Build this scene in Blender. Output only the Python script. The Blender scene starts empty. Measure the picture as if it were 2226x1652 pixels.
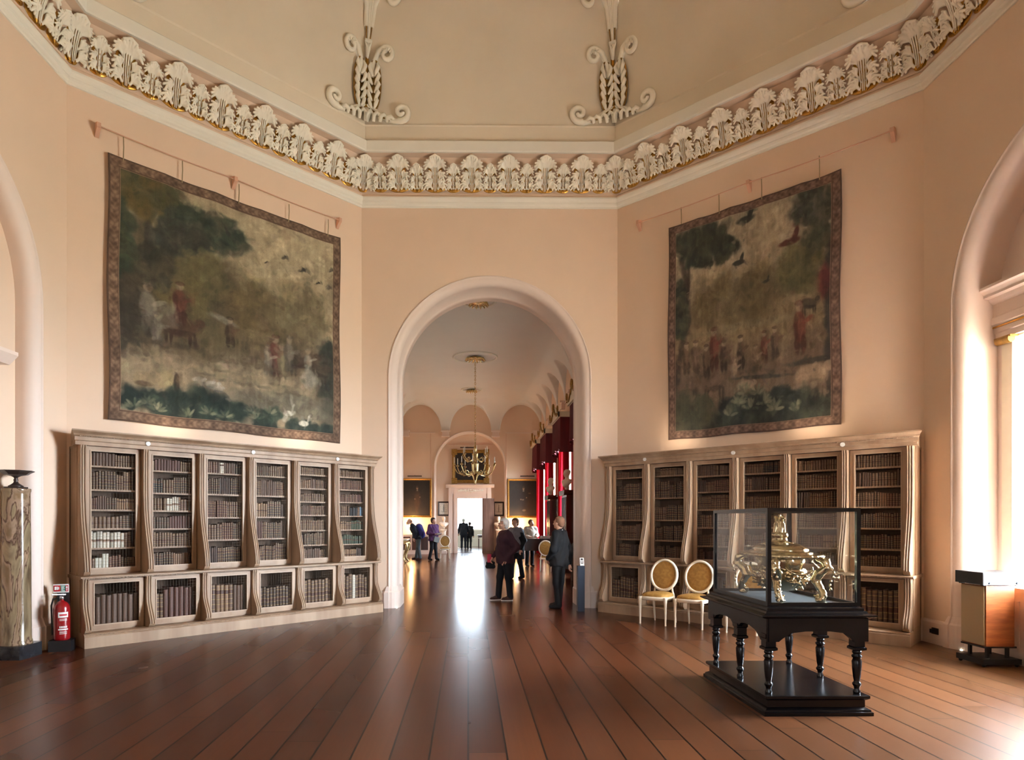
import bpy, math, random
import numpy as np
from mathutils import Matrix, Vector
random.seed(7)
PI = math.pi
col = bpy.context.scene.collection
sc = bpy.context.scene

# ------------------------------------------------------------------ camera
CZ = 1.58
cam_d = bpy.data.cameras.new('camera')
cam = bpy.data.objects.new('camera', cam_d)
col.objects.link(cam)
cam.location = (0, 0, CZ)
cam.rotation_euler = (PI / 2, 0, -0.0101)
cam_d.sensor_width = 36.0
cam_d.lens = 1406.0 / 2226 * 36
cam_d.shift_x = (1113 - 1032) / 2226
cam_d.shift_y = (1133.5 - 826) / 2226
cam_d.clip_start = 0.05
cam_d.clip_end = 300
sc.camera = cam

# ------------------------------------------------------------------ sky and daylight
W_STRENGTH = 46.0
world = bpy.data.worlds.new('sky')
sc.world = world
world.use_nodes = True
wt = world.node_tree
wt.nodes.clear()
w_out = wt.nodes.new('ShaderNodeOutputWorld')
w_bg = wt.nodes.new('ShaderNodeBackground')
w_tc = wt.nodes.new('ShaderNodeTexCoord')
w_sep = wt.nodes.new('ShaderNodeSeparateXYZ')
w_ramp = wt.nodes.new('ShaderNodeValToRGB')
w_ramp.color_ramp.elements[0].position = 0.42
w_ramp.color_ramp.elements[0].color = (0.30, 0.31, 0.27, 1)
w_ramp.color_ramp.elements[1].position = 0.52
w_ramp.color_ramp.elements[1].color = (0.80, 0.91, 1.04, 1)
w_map = wt.nodes.new('ShaderNodeMath'); w_map.operation = 'MULTIPLY_ADD'
w_map.inputs[1].default_value = 0.5; w_map.inputs[2].default_value = 0.5
wt.links.new(w_tc.outputs['Generated'], w_sep.inputs[0])
wt.links.new(w_sep.outputs['Z'], w_map.inputs[0])
wt.links.new(w_map.outputs[0], w_ramp.inputs[0])
wt.links.new(w_ramp.outputs[0], w_bg.inputs[0])
w_bg.inputs[1].default_value = W_STRENGTH
wt.links.new(w_bg.outputs[0], w_out.inputs[0])

def portal(name, loc, rot, sx, sy):
    """daylight portal standing in a window opening (guides sampling of the sky only)"""
    d = bpy.data.lights.new(name, 'AREA')
    d.shape = 'RECTANGLE'; d.size = sx; d.size_y = sy
    d.cycles.is_portal = True
    o = bpy.data.objects.new(name, d); col.objects.link(o)
    o.location = loc; o.rotation_euler = rot
    return o
portal('window_daylight', (7.62, 6.17, 2.3), (PI/2, 0, PI/2), 3.2, 2.9)          # right window of the octagon
portal('window_daylight', (0.4, -7.05, 2.4), (PI/2, 0, PI), 1.0, 1.8)           # gallery window behind the camera
portal('window_daylight', (0.2, 41.3, 2.6), (PI/2, 0, 0), 3.6, 3.2)              # window of the far room
for wy in (18.95, 23.05, 27.15, 30.6):
    portal('window_daylight', (3.95, wy, 2.9), (PI/2, 0, PI/2), 1.2, 4.0)
# aim: the local -Z of an area light is its direction
for o in list(col.objects):
    if o.type == 'LIGHT':
        x, y, z = o.location
        d = Vector((-1, 0, 0)) if x > 3.9 else (Vector((0, 1, 0)) if y < 0 else Vector((0, -1, 0)))
        o.rotation_euler = d.to_track_quat('-Z', 'Y').to_euler()

# warm uplighters lying on top of the four bookcases (two of them behind the camera)
def uplight(x, y, z, tilt, rz, power, sx=.5):
    d = bpy.data.lights.new('uplighter_lamp', 'AREA'); d.shape = 'RECTANGLE'; d.size = sx; d.size_y = .08
    d.energy = power; d.color = (1.0, .80, .58); d.spread = math.radians(110)
    o = bpy.data.objects.new('uplighter_lamp', d); col.objects.link(o)
    o.matrix_world = Matrix.Translation((x, y, z)) @ Matrix.Rotation(rz, 4, 'Z') @ Matrix.Rotation(PI - tilt, 4, 'X')
    return o
D0, S0 = 11.813, 4.6746
AP0 = S0 / 2 * (1 + math.sqrt(2))
for k_ in (1, 3, 5, 7):
    F_ = Matrix.Translation((.3947, D0 - AP0, 0)) @ Matrix.Rotation(-k_ * PI / 4, 4, 'Z') @ Matrix.Translation((-S0 / 2, AP0, 0))
    for lx in (1.25, 3.35):
        q_ = F_ @ Vector((lx, -.42, 2.80))
        uplight(q_.x, q_.y, q_.z, math.radians(50), -k_ * PI / 4, .45)
sc.view_settings.view_transform = 'Standard'
sc.view_settings.look = 'None'
sc.view_settings.gamma = 1.0
sc.view_settings.use_curve_mapping = False
sc.view_settings.exposure = 1.74
sc.cycles.max_bounces = 10
sc.cycles.diffuse_bounces = 7
sc.cycles.glossy_bounces = 4
sc.cycles.transparent_max_bounces = 16
sc.cycles.caustics_reflective = False
sc.cycles.caustics_refractive = False
sc.cycles.sample_clamp_indirect = 8.0
sc.cycles.use_denoising = True

# ------------------------------------------------------------------ materials
def lin(c):
    return tuple(((v / 255.0) / 12.92 if v / 255.0 <= 0.04045 else ((v / 255.0 + 0.055) / 1.055) ** 2.4) for v in c) + (1.0,)

def new_mat(name):
    m = bpy.data.materials.new(name); m.use_nodes = True
    nt = m.node_tree; b = nt.nodes['Principled BSDF']
    return m, nt, b

def mat(name, rgb, rough=0.6, metal=0.0, var=0.0, scale=8.0, bump=0.0, rgb2=None, coat=0.0, spec=None, stretch=None):
    m, nt, b = new_mat(name)
    b.inputs['Base Color'].default_value = lin(rgb)
    b.inputs['Roughness'].default_value = rough
    b.inputs['Metallic'].default_value = metal
    if coat: b.inputs['Coat Weight'].default_value = coat
    if spec is not None: b.inputs['Specular IOR Level'].default_value = spec
    if var > 0 or bump > 0 or rgb2:
        tc = nt.nodes.new('ShaderNodeTexCoord')
        src = tc.outputs['Object']
        if stretch:
            mp = nt.nodes.new('ShaderNodeMapping'); mp.inputs['Scale'].default_value = stretch
            nt.links.new(src, mp.inputs[0]); src = mp.outputs[0]
        n = nt.nodes.new('ShaderNodeTexNoise'); n.inputs['Scale'].default_value = scale
        n.inputs['Detail'].default_value = 5
        nt.links.new(src, n.inputs['Vector'])
        if rgb2 or var > 0:
            mx = nt.nodes.new('ShaderNodeMix'); mx.data_type = 'RGBA'
            a = lin(rgb); c2 = lin(rgb2) if rgb2 else tuple(v * (1 - var) for v in a[:3]) + (1,)
            mx.inputs['A'].default_value = a; mx.inputs['B'].default_value = c2
            rp = nt.nodes.new('ShaderNodeMapRange'); rp.inputs['From Min'].default_value = 0.35; rp.inputs['From Max'].default_value = 0.65
            nt.links.new(n.outputs['Fac'], rp.inputs[0]); nt.links.new(rp.outputs[0], mx.inputs['Factor'])
            nt.links.new(mx.outputs['Result'], b.inputs['Base Color'])
        if bump > 0:
            bp = nt.nodes.new('ShaderNodeBump'); bp.inputs['Strength'].default_value = bump; bp.inputs['Distance'].default_value = 0.01
            nt.links.new(n.outputs['Fac'], bp.inputs['Height']); nt.links.new(bp.outputs[0], b.inputs['Normal'])
    return m

M = {}
M['peach'] = mat('peach_paint', (222, 196, 172), 0.75, var=0.03, scale=1.2, bump=0.05)
M['rose_paint'] = mat('rose_paint', (224, 205, 192), 0.55, var=0.02, scale=2, bump=0.03)
M['white_plaster'] = mat('white_plaster', (232, 228, 216), 0.65, var=0.03, scale=3)
M['cream'] = mat('cream_plaster', (226, 214, 194), 0.8, var=0.05, scale=0.8, rgb2=(218, 206, 186))
M['hall_ceiling'] = mat('pale_grey_plaster', (222, 218, 212), 0.8, var=0.03, scale=1)
M['leaf_white'] = mat('leaf_white', (236, 230, 214), 0.55)
M['gold'] = mat('gilding', (214, 160, 72), 0.34, 0.85, var=0.3, scale=14)
M['gold_dull'] = mat('worn_gilding', (168, 128, 62), 0.45, 0.6, var=0.4, scale=20)
M['silver_gilt'] = mat('silver_gilt', (216, 201, 166), 0.16, 1.0, var=0.25, scale=18, bump=0.5)
M['brass'] = mat('brass', (208, 186, 136), 0.27, 1.0)
M['oak'] = mat('limed_oak', (168, 142, 116), 0.5, var=0.0, scale=5, rgb2=(144, 115, 90), bump=0.12, stretch=(1, 1, 0.12))
M['oak_side'] = mat('oak_brown', (122, 82, 56), 0.55, rgb2=(96, 60, 40), scale=6, stretch=(1, 1, 0.12))
M['oak_bead'] = mat('oak_bead', (170, 145, 120), 0.5)
M['dark_back'] = mat('bookcase_back', (84, 64, 50), 0.8)
M['wire'] = mat('brass_wire', (70, 58, 44), 0.5, 0.5)
M['black'] = mat('ebonised_wood', (9, 8, 10), 0.24, var=0.2, scale=5, spec=.35)
M['black_cloth'] = mat('dark_baize', (34, 42, 48), 0.85)
M['dark_wood'] = mat('mahogany', (74, 38, 26), 0.3, rgb2=(48, 24, 18), scale=4, stretch=(1, 1, 0.15), coat=0.2)
M['chair_white'] = mat('ivory_painted_wood', (232, 220, 198), 0.4, var=0.05)
M['chair_yellow'] = mat('ochre_damask', (172, 130, 62), 0.7, rgb2=(150, 108, 48), scale=26)
M['marble'] = None
M['bronze'] = mat('bronze', (62, 50, 46), 0.4, 0.4)
M['black_marble'] = mat('black_marble', (26, 26, 30), 0.25, rgb2=(46, 46, 50), scale=16)
M['red'] = mat('red_enamel', (142, 16, 22), 0.25, coat=0.4)
M['black_plastic'] = mat('black_plastic', (20, 19, 22), 0.45)
M['steel'] = mat('steel', (190, 192, 196), 0.25, 1.0)
M['white'] = mat('white_card', (236, 236, 232), 0.6)
M['signred'] = mat('sign_red', (190, 40, 50), 0.6)
M['signgreen'] = mat('sign_green', (60, 128, 112), 0.6)
M['navy'] = mat('navy_panel', (18, 32, 52), 0.4)
M['speaker_cloth'] = mat('speaker_cloth', (176, 160, 132), 0.9, var=0.1, scale=200)
M['teak'] = mat('teak_veneer', (156, 88, 44), 0.35, rgb2=(124, 62, 30), scale=3, stretch=(1, 1, 6))
M['amp_front'] = mat('silver_panel', (176, 190, 206), 0.35, 0.3)
M['red_velvet'] = mat('crimson_velvet', (104, 18, 34), 0.75, rgb2=(72, 12, 26), scale=6, stretch=(1, 1, 0.1))
M['bust'] = mat('white_marble', (232, 222, 206), 0.4, var=0.05)
M['candle'] = mat('candle_wax', (240, 234, 220), 0.5)
M['ribbon'] = mat('cord', (150, 132, 100), 0.7)
M['rod'] = mat('peach_rod', (204, 158, 132), 0.5)
M['taupe_door'] = mat('taupe_door', (126, 104, 96), 0.55, rgb2=(104, 84, 78), scale=12, stretch=(1, 1, 0.1))

# marble with dark veins
m, nt, b = new_mat('veined_marble'); M['marble'] = m
tc = nt.nodes.new('ShaderNodeTexCoord'); mp = nt.nodes.new('ShaderNodeMapping'); mp.inputs['Scale'].default_value = (2.6, 2.6, .8)
n1 = nt.nodes.new('ShaderNodeTexNoise'); n1.inputs['Scale'].default_value = 1.6; n1.inputs['Detail'].default_value = 8; n1.inputs['Distortion'].default_value = 1.4
r1 = nt.nodes.new('ShaderNodeValToRGB'); e = r1.color_ramp.elements
e[0].position = 0.30; e[0].color = lin((84, 68, 50)); e[1].position = 0.72; e[1].color = lin((124, 108, 82))
for p, c_ in ((0.47, (140, 122, 94)), (0.5, (74, 50, 38)), (0.53, (150, 126, 104)), (0.6, (120, 98, 72))):
    q = e.new(p); q.color = lin(c_)
nt.links.new(tc.outputs['Object'], mp.inputs[0]); nt.links.new(mp.outputs[0], n1.inputs['Vector'])
nt.links.new(n1.outputs['Fac'], r1.inputs[0]); nt.links.new(r1.outputs[0], b.inputs['Base Color']); b.inputs['Roughness'].default_value = 0.14

# floor boards: long planks running towards the far room
m, nt, b = new_mat('oak_boards'); M['floor'] = m
L = nt.links
def N(t): return nt.nodes.new(t)
def mth(op, a, bb=None, c=None):
    n = N('ShaderNodeMath'); n.operation = op
    for i, v in enumerate((a, bb, c)):
        if v is None: continue
        if isinstance(v, (int, float)): n.inputs[i].default_value = v
        else: L.new(v, n.inputs[i])
    return n.outputs[0]
tc = N('ShaderNodeTexCoord'); sp = N('ShaderNodeSeparateXYZ'); L.new(tc.outputs['Object'], sp.inputs[0])
xs = mth('DIVIDE', sp.outputs['X'], 0.262)
idx = mth('FLOOR', xs); fx = mth('FRACT', xs)
wn = N('ShaderNodeTexWhiteNoise'); wn.noise_dimensions = '1D'; L.new(idx, wn.inputs['W'])
yo = mth('MULTIPLY_ADD', wn.outputs['Value'], 7.0, sp.outputs['Y'])
ys = mth('DIVIDE', yo, 8.5); iy = mth('FLOOR', ys); fy = mth('FRACT', ys)
cb = N('ShaderNodeCombineXYZ'); L.new(idx, cb.inputs[0]); L.new(iy, cb.inputs[1])
wn2 = N('ShaderNodeTexWhiteNoise'); wn2.noise_dimensions = '2D'; L.new(cb.outputs[0], wn2.inputs['Vector'])
gx = mth('MINIMUM', fx, mth('SUBTRACT', 1.0, fx)); gy = mth('MINIMUM', fy, mth('SUBTRACT', 1.0, fy))
gapx = mth('LESS_THAN', gx, 0.026); gapy = mth('LESS_THAN', gy, 0.0004); gap = mth('MAXIMUM', gapx, gapy)
mp = N('ShaderNodeMapping'); mp.inputs['Scale'].default_value = (34, 0.35, 1)
cb2 = N('ShaderNodeCombineXYZ'); L.new(sp.outputs['X'], cb2.inputs[0]); L.new(yo, cb2.inputs[1]); L.new(wn2.outputs['Value'], cb2.inputs[2])
L.new(cb2.outputs[0], mp.inputs[0])
ng = N('ShaderNodeTexNoise'); ng.inputs['Scale'].default_value = 1.6; ng.inputs['Detail'].default_value = 7; L.new(mp.outputs[0], ng.inputs['Vector'])
nb = N('ShaderNodeTexNoise'); nb.inputs['Scale'].default_value = 0.55; nb.inputs['Detail'].default_value = 3; L.new(tc.outputs['Object'], nb.inputs['Vector'])
f1 = mth('MULTIPLY_ADD', ng.outputs['Fac'], 0.22, mth('MULTIPLY_ADD', wn2.outputs['Value'], 0.40, 0.16))
rp = N('ShaderNodeValToRGB'); e = rp.color_ramp.elements
e[0].position = 0.15; e[0].color = lin((58, 27, 15)); e[1].position = 0.85; e[1].color = lin((110, 64, 37))
q = e.new(0.5); q.color = lin((82, 43, 24))
L.new(f1, rp.inputs[0])
# worn paler boards towards the right front of the octagon (bleached by the window)
wear = N('ShaderNodeMapRange'); L.new(mth('ADD', mth('MULTIPLY', sp.outputs['X'], 1.0), mth('MULTIPLY', sp.outputs['Y'], -0.35)), wear.inputs[0])
wear.inputs['From Min'].default_value = -1.0; wear.inputs['From Max'].default_value = 3.2; wear.inputs['To Max'].default_value = 0.75
mxw = N('ShaderNodeMix'); mxw.data_type = 'RGBA'; L.new(mth('MULTIPLY', wear.outputs[0], mth('MULTIPLY_ADD', nb.outputs['Fac'], 1.2, 0.2)), mxw.inputs['Factor'])
L.new(rp.outputs[0], mxw.inputs['A']); mxw.inputs['B'].default_value = lin((112, 82, 54))
mxg = N('ShaderNodeMix'); mxg.data_type = 'RGBA'; L.new(gap, mxg.inputs['Factor']); L.new(mxw.outputs['Result'], mxg.inputs['A']); mxg.inputs['B'].default_value = lin((18, 9, 6))
L.new(mxg.outputs['Result'], b.inputs['Base Color']); b.inputs['Specular IOR Level'].default_value = 0.2
polish = N('ShaderNodeMapRange'); L.new(sp.outputs['Y'], polish.inputs[0]); polish.inputs['From Min'].default_value = 8.0; polish.inputs['From Max'].default_value = 14.0; polish.inputs['To Min'].default_value = 0.22; polish.inputs['To Max'].default_value = 0.12
L.new(mth('MULTIPLY_ADD', nb.outputs['Fac'], 0.10, mth('MULTIPLY_ADD', wn2.outputs['Value'], 0.05, polish.outputs[0])), b.inputs['Roughness'])
bp = N('ShaderNodeBump'); bp.inputs['Strength'].default_value = 0.12; bp.inputs['Distance'].default_value = 0.002
L.new(mth('SUBTRACT', mth('MULTIPLY', ng.outputs['Fac'], 0.08), gap), bp.inputs['Height']); L.new(bp.outputs[0], b.inputs['Normal'])

# glass: clear pane with a thin mirror reflection
def glass(name, tint, base):
    m = bpy.data.materials.new(name); m.use_nodes = True; nt = m.node_tree; nt.nodes.clear()
    o = nt.nodes.new('ShaderNodeOutputMaterial'); t = nt.nodes.new('ShaderNodeBsdfTransparent'); t.inputs[0].default_value = tint
    g = nt.nodes.new('ShaderNodeBsdfGlossy'); g.inputs['Roughness'].default_value = 0.01
    mx = nt.nodes.new('ShaderNodeMixShader'); lw = nt.nodes.new('ShaderNodeLayerWeight'); lw.inputs[0].default_value = .5
    pw = nt.nodes.new('ShaderNodeMath'); pw.operation = 'POWER'; pw.inputs[1].default_value = 4.0
    ma = nt.nodes.new('ShaderNodeMath'); ma.operation = 'MULTIPLY_ADD'; ma.inputs[1].default_value = 1 - base; ma.inputs[2].default_value = base
    nt.links.new(lw.outputs['Facing'], pw.inputs[0]); nt.links.new(pw.outputs[0], ma.inputs[0]); nt.links.new(ma.outputs[0], mx.inputs[0])
    nt.links.new(t.outputs[0], mx.inputs[1]); nt.links.new(g.outputs[0], mx.inputs[2]); nt.links.new(mx.outputs[0], o.inputs[0])
    return m
M['glass'] = glass('window_glass', (0.97, 0.98, 0.98, 1), .03)
M['veiled_glass'] = glass('sun_filtered_glass', (0.16, 0.17, 0.175, 1), .03)  # dark tint added to the far room pane to dim the sky behind it
M['gallery_dimmer_glass'] = glass('gallery_glass', (0.36, 0.38, 0.39, 1), .03)  # grey tint added to the gallery panes to cut the daylight coming in
M['case_glass'] = glass('case_glass', (0.95, 0.97, 0.96, 1), .05)

def vcol_mat(name, rough=0.9, bump=0.4, weave=260):
    m, nt, b = new_mat(name)
    a = nt.nodes.new('ShaderNodeVertexColor'); a.layer_name = 'paint'
    nt.links.new(a.outputs[0], b.inputs['Base Color']); b.inputs['Roughness'].default_value = rough
    if bump:
        tc = nt.nodes.new('ShaderNodeTexCoord'); w = nt.nodes.new('ShaderNodeTexNoise'); w.inputs['Scale'].default_value = weave
        nt.links.new(tc.outputs['Object'], w.inputs['Vector'])
        bp = nt.nodes.new('ShaderNodeBump'); bp.inputs['Strength'].default_value = bump; bp.inputs['Distance'].default_value = 0.004
        nt.links.new(w.outputs['Fac'], bp.inputs['Height']); nt.links.new(bp.outputs[0], b.inputs['Normal'])
    return m
M['tapestry'] = vcol_mat('woven_tapestry', 0.95, 0.5, 60)
M['canvas'] = vcol_mat('oil_canvas', 0.6, 0.0)

# ------------------------------------------------------------------ mesh helpers
class MB:
    def __init__(s): s.v = []; s.f = []; s.m = []; s.sm = []; s.mi = 0; s.smooth = False
    def add(s, verts, faces, T=None):
        o = len(s.v)
        if T is not None: verts = [tuple(T @ Vector(p)) for p in verts]
        s.v.extend([tuple(p) for p in verts])
        for f in faces:
            s.f.append(tuple(i + o for i in f)); s.m.append(s.mi); s.sm.append(s.smooth)
    def box(s, x0, x1, y0, y1, z0, z1, T=None):
        v = [(x, y, z) for x in (x0, x1) for y in (y0, y1) for z in (z0, z1)]
        s.add(v, [(0, 1, 3, 2), (4, 6, 7, 5), (0, 4, 5, 1), (2, 3, 7, 6), (0, 2, 6, 4), (1, 5, 7, 3)], T)
    def quad(s, a, b, c, d, T=None): s.add([a, b, c, d], [(0, 1, 2, 3)], T)
    def grid(s, rows, close_u=False, T=None):
        n = len(rows[0]); v = [p for r in rows for p in r]; f = []
        for i in range(len(rows) - 1):
            for j in range(n - (0 if close_u else 1)):
                k = (j + 1) % n
                f.append((i * n + j, i * n + k, (i + 1) * n + k, (i + 1) * n + j))
        s.add(v, f, T)
    def prism(s, pts, axis, a, b, T=None):
        """extrude 2-D polygon pts along axis ('x','y','z') from a to b"""
        n = len(pts)
        def mk(p, t):
            return (t, p[0], p[1]) if axis == 'x' else ((p[0], t, p[1]) if axis == 'y' else (p[0], p[1], t))
        v = [mk(p, a) for p in pts] + [mk(p, b) for p in pts]
        f = [tuple(range(n))[::-1], tuple(range(n, 2 * n))] + [(i, (i + 1) % n, n + (i + 1) % n, n + i) for i in range(n)]
        s.add(v, f, T)
    def lathe(s, prof, seg=16, T=None, cap=True):
        rows = [[(r * math.cos(2 * PI * j / seg), r * math.sin(2 * PI * j / seg), z) for j in range(seg)] for r, z in prof]
        s.grid(rows, True, T)
        if cap:
            s.add(rows[0], [tuple(range(seg))[::-1]], T); s.add(rows[-1], [tuple(range(seg))], T)
    def tube(s, path, rad, seg=8, T=None, cap=True):
        P = [Vector(p) for p in path]; n = len(P)
        R = rad if isinstance(rad, (list, tuple)) else [rad] * n
        rows = []; up = None
        for i in range(n):
            d = (P[min(i + 1, n - 1)] - P[max(i - 1, 0)]).normalized()
            if up is None:
                up = Vector((0, 0, 1)) if abs(d.z) < 0.9 else Vector((1, 0, 0))
            a = d.cross(up).normalized(); bb = a.cross(d).normalized(); up = bb
            rows.append([tuple(P[i] + (a * math.cos(2 * PI * j / seg) + bb * math.sin(2 * PI * j / seg)) * R[i]) for j in range(seg)])
        s.grid(rows, True, T)
        if cap:
            s.add(rows[0], [tuple(range(seg))[::-1]], T); s.add(rows[-1], [tuple(range(seg))], T)
    def ball(s, c, r, seg=10, rings=6, T=None):
        rx, ry, rz = (r, r, r) if isinstance(r, (int, float)) else r
        rows = []
        for i in range(rings + 1):
            t = PI * i / rings
            rows.append([(c[0] + rx * math.sin(t) * math.cos(2 * PI * j / seg), c[1] + ry * math.sin(t) * math.sin(2 * PI * j / seg), c[2] - rz * math.cos(t)) for j in range(seg)])
        s.grid(rows, True, T)
    def mesh(s, name, mats):
        me = bpy.data.meshes.new(name)
        me.from_pydata(s.v, [], s.f)
        if not isinstance(mats, (list, tuple)): mats = [mats]
        for m in mats: me.materials.append(m)
        me.polygons.foreach_set('material_index', s.m)
        me.polygons.foreach_set('use_smooth', s.sm)
        me.update()
        return me
    def build(s, name, mats, parent=None, mw=None):
        return obj(name, s.mesh(name, mats), parent, mw)

def obj(name, me, parent=None, mw=None):
    o = bpy.data.objects.new(name, me); col.objects.link(o)
    if parent is not None: o.parent = parent
    if mw is not None: o.matrix_local = mw
    return o
def tag(o, label=None, cat=None, group=None, kind=None):
    if label: o['label'] = label
    if cat: o['category'] = cat
    if group: o['group'] = group
    if kind: o['kind'] = kind
    return o
def thing(name, label, cat, mw=None, group=None):
    o = bpy.data.objects.new(name, None); col.objects.link(o); o.empty_display_size = 0.1
    if mw is not None: o.matrix_world = mw
    return tag(o, label, cat, group)
def TR(x, y, z, rz=0.0, s=1.0):
    return Matrix.Translation((x, y, z)) @ Matrix.Rotation(rz, 4, 'Z') @ Matrix.Scale(s, 4)
def copy_tree(o, parent=None):
    c = o.copy(); col.objects.link(c)
    if parent is not None: c.parent = parent
    for ch in list(o.children): copy_tree(ch, c)
    return c

# signed-distance modelling: union of rounded cones / ellipsoids -> one continuous surface
def sdf_mesh(name, prims, res, k=0.03, mats=None, cut=None, disp=None):
    """prims: ('c', p, q, r1, r2[, k]) rounded cone; ('e', c, (rx,ry,rz)[, k]) ellipsoid"""
    lo = np.array([1e9] * 3); hi = -lo
    for p in prims:
        if p[0] == 'c':
            for q, r in ((p[1], p[3]), (p[2], p[4])):
                lo = np.minimum(lo, np.array(q) - r); hi = np.maximum(hi, np.array(q) + r)
        else:
            lo = np.minimum(lo, np.array(p[1]) - np.array(p[2])); hi = np.maximum(hi, np.array(p[1]) + np.array(p[2]))
    lo = lo - 2.5 * res; hi = hi + 2.5 * res
    n = np.ceil((hi - lo) / res).astype(int) + 1
    F = np.full(n, 0.5, np.float32)
    ax = [lo[i] + res * np.arange(n[i]) for i in range(3)]
    for p in prims:
        if p[0] == 'c':
            a = np.array(p[1], float); b_ = np.array(p[2], float); r1, r2 = p[3], p[4]; kk = p[5] if len(p) > 5 else k
            mn = np.minimum(a - r1, b_ - r2); mx = np.maximum(a + r1, b_ + r2)
        else:
            c = np.array(p[1], float); rr = np.array(p[2], float); kk = p[3] if len(p) > 3 else k
            mn = c - rr; mx = c + rr
        pad = kk + 2 * res
        i0 = np.maximum(0, np.floor((mn - pad - lo) / res).astype(int)); i1 = np.minimum(n, np.ceil((mx + pad - lo) / res).astype(int) + 1)
        X, Y, Z = np.meshgrid(ax[0][i0[0]:i1[0]], ax[1][i0[1]:i1[1]], ax[2][i0[2]:i1[2]], indexing='ij')
        if p[0] == 'c':
            d = b_ - a; L2 = max(float(d @ d), 1e-9)
            t = np.clip(((X - a[0]) * d[0] + (Y - a[1]) * d[1] + (Z - a[2]) * d[2]) / L2, 0, 1)
            D = np.sqrt((X - a[0] - t * d[0]) ** 2 + (Y - a[1] - t * d[1]) ** 2 + (Z - a[2] - t * d[2]) ** 2) - (r1 + (r2 - r1) * t)
        else:
            q = np.sqrt(((X - c[0]) / rr[0]) ** 2 + ((Y - c[1]) / rr[1]) ** 2 + ((Z - c[2]) / rr[2]) ** 2)
            D = (q - 1) * rr.min() * 0.5 + (q - 1) * rr.mean() * 0.5
        S = F[i0[0]:i1[0], i0[1]:i1[1], i0[2]:i1[2]]
        h = np.maximum(kk - np.abs(S - D), 0) / kk
        F[i0[0]:i1[0], i0[1]:i1[1], i0[2]:i1[2]] = np.minimum(S, D) - h * h * kk * 0.25
    if cut is not None or disp is not None:
        X, Y, Z = np.meshgrid(ax[0], ax[1], ax[2], indexing='ij')
        if disp is not None: F = F + disp(X, Y, Z)
        if cut is not None: F = np.maximum(F, cut(X, Y, Z))
    for sl in (np.s_[0], np.s_[-1]):
        F[sl, :, :] = 0.5; F[:, sl, :] = 0.5; F[:, :, sl] = 0.5
    return nets(name, F, lo, res, mats)

def nets(name, F, lo, res, mats):
    I = F < 0
    nx, ny, nz = F.shape
    cnt = np.zeros((nx - 1, ny - 1, nz - 1), np.int32)
    acc = np.zeros((nx - 1, ny - 1, nz - 1, 3), np.float32)
    corners = [(0, 0, 0), (1, 0, 0), (0, 1, 0), (1, 1, 0), (0, 0, 1), (1, 0, 1), (0, 1, 1), (1, 1, 1)]
    def C(A, c): return A[c[0]:nx - 1 + c[0], c[1]:ny - 1 + c[1], c[2]:nz - 1 + c[2]]
    for a in range(3):
        for c in corners:
            if c[a]: continue
            c2 = list(c); c2[a] = 1
            f0 = C(F, c); f1 = C(F, c2); cr = (C(I, c) != C(I, c2))
            t = np.where(cr, f0 / np.where(cr, f0 - f1, 1), 0)
            for b_ in range(3):
                acc[..., b_] += np.where(cr, (t if b_ == a else float(c[b_])), 0)
            cnt += cr
    act = cnt > 0
    idx = -np.ones(act.shape, np.int64); ids = np.nonzero(act); idx[ids] = np.arange(len(ids[0]))
    P = np.stack(ids, 1).astype(np.float32) + acc[act] / cnt[act][:, None]
    P = P * res + lo
    quads = []
    for a in range(3):
        b_, c_ = (a + 1) % 3, (a + 2) % 3
        s0 = [slice(1, -1)] * 3; s0[a] = slice(0, -1); s1 = list(s0); s1[a] = slice(1, None)
        A = I[tuple(s0)]; B = I[tuple(s1)]
        g = np.nonzero(A != B)
        if len(g[0]) == 0: continue
        base = [g[i] + (0 if i == a else 1) for i in range(3)]
        def q(db, dc):
            k = [base[0].copy(), base[1].copy(), base[2].copy()]
            k[b_] -= db; k[c_] -= dc
            return idx[k[0], k[1], k[2]]
        Q = np.stack([q(1, 1), q(0, 1), q(0, 0), q(1, 0)], 1)
        fl = ~A[g]
        Q[fl] = Q[fl][:, ::-1]
        quads.append(Q)
    Q = np.concatenate(quads); Q = Q[(Q >= 0).all(1)]
    me = bpy.data.meshes.new(name)
    me.vertices.add(len(P)); me.vertices.foreach_set('co', P.astype(np.float32).ravel())
    me.loops.add(len(Q) * 4); me.loops.foreach_set('vertex_index', Q.astype(np.int32).ravel())
    me.polygons.add(len(Q)); me.polygons.foreach_set('loop_start', (np.arange(len(Q)) * 4).astype(np.int32))
    me.polygons.foreach_set('loop_total', np.full(len(Q), 4, np.int32))
    me.polygons.foreach_set('use_smooth', np.ones(len(Q), bool))
    if mats is not None:
        for m in (mats if isinstance(mats, (list, tuple)) else [mats]): me.materials.append(m)
    me.update(calc_edges=True)
    return me
def co_of(me):
    a = np.empty(len(me.vertices) * 3, np.float32); me.vertices.foreach_get('co', a); return a.reshape(-1, 3)
def set_co(me, a): me.vertices.foreach_set('co', a.astype(np.float32).ravel()); me.update()

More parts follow.
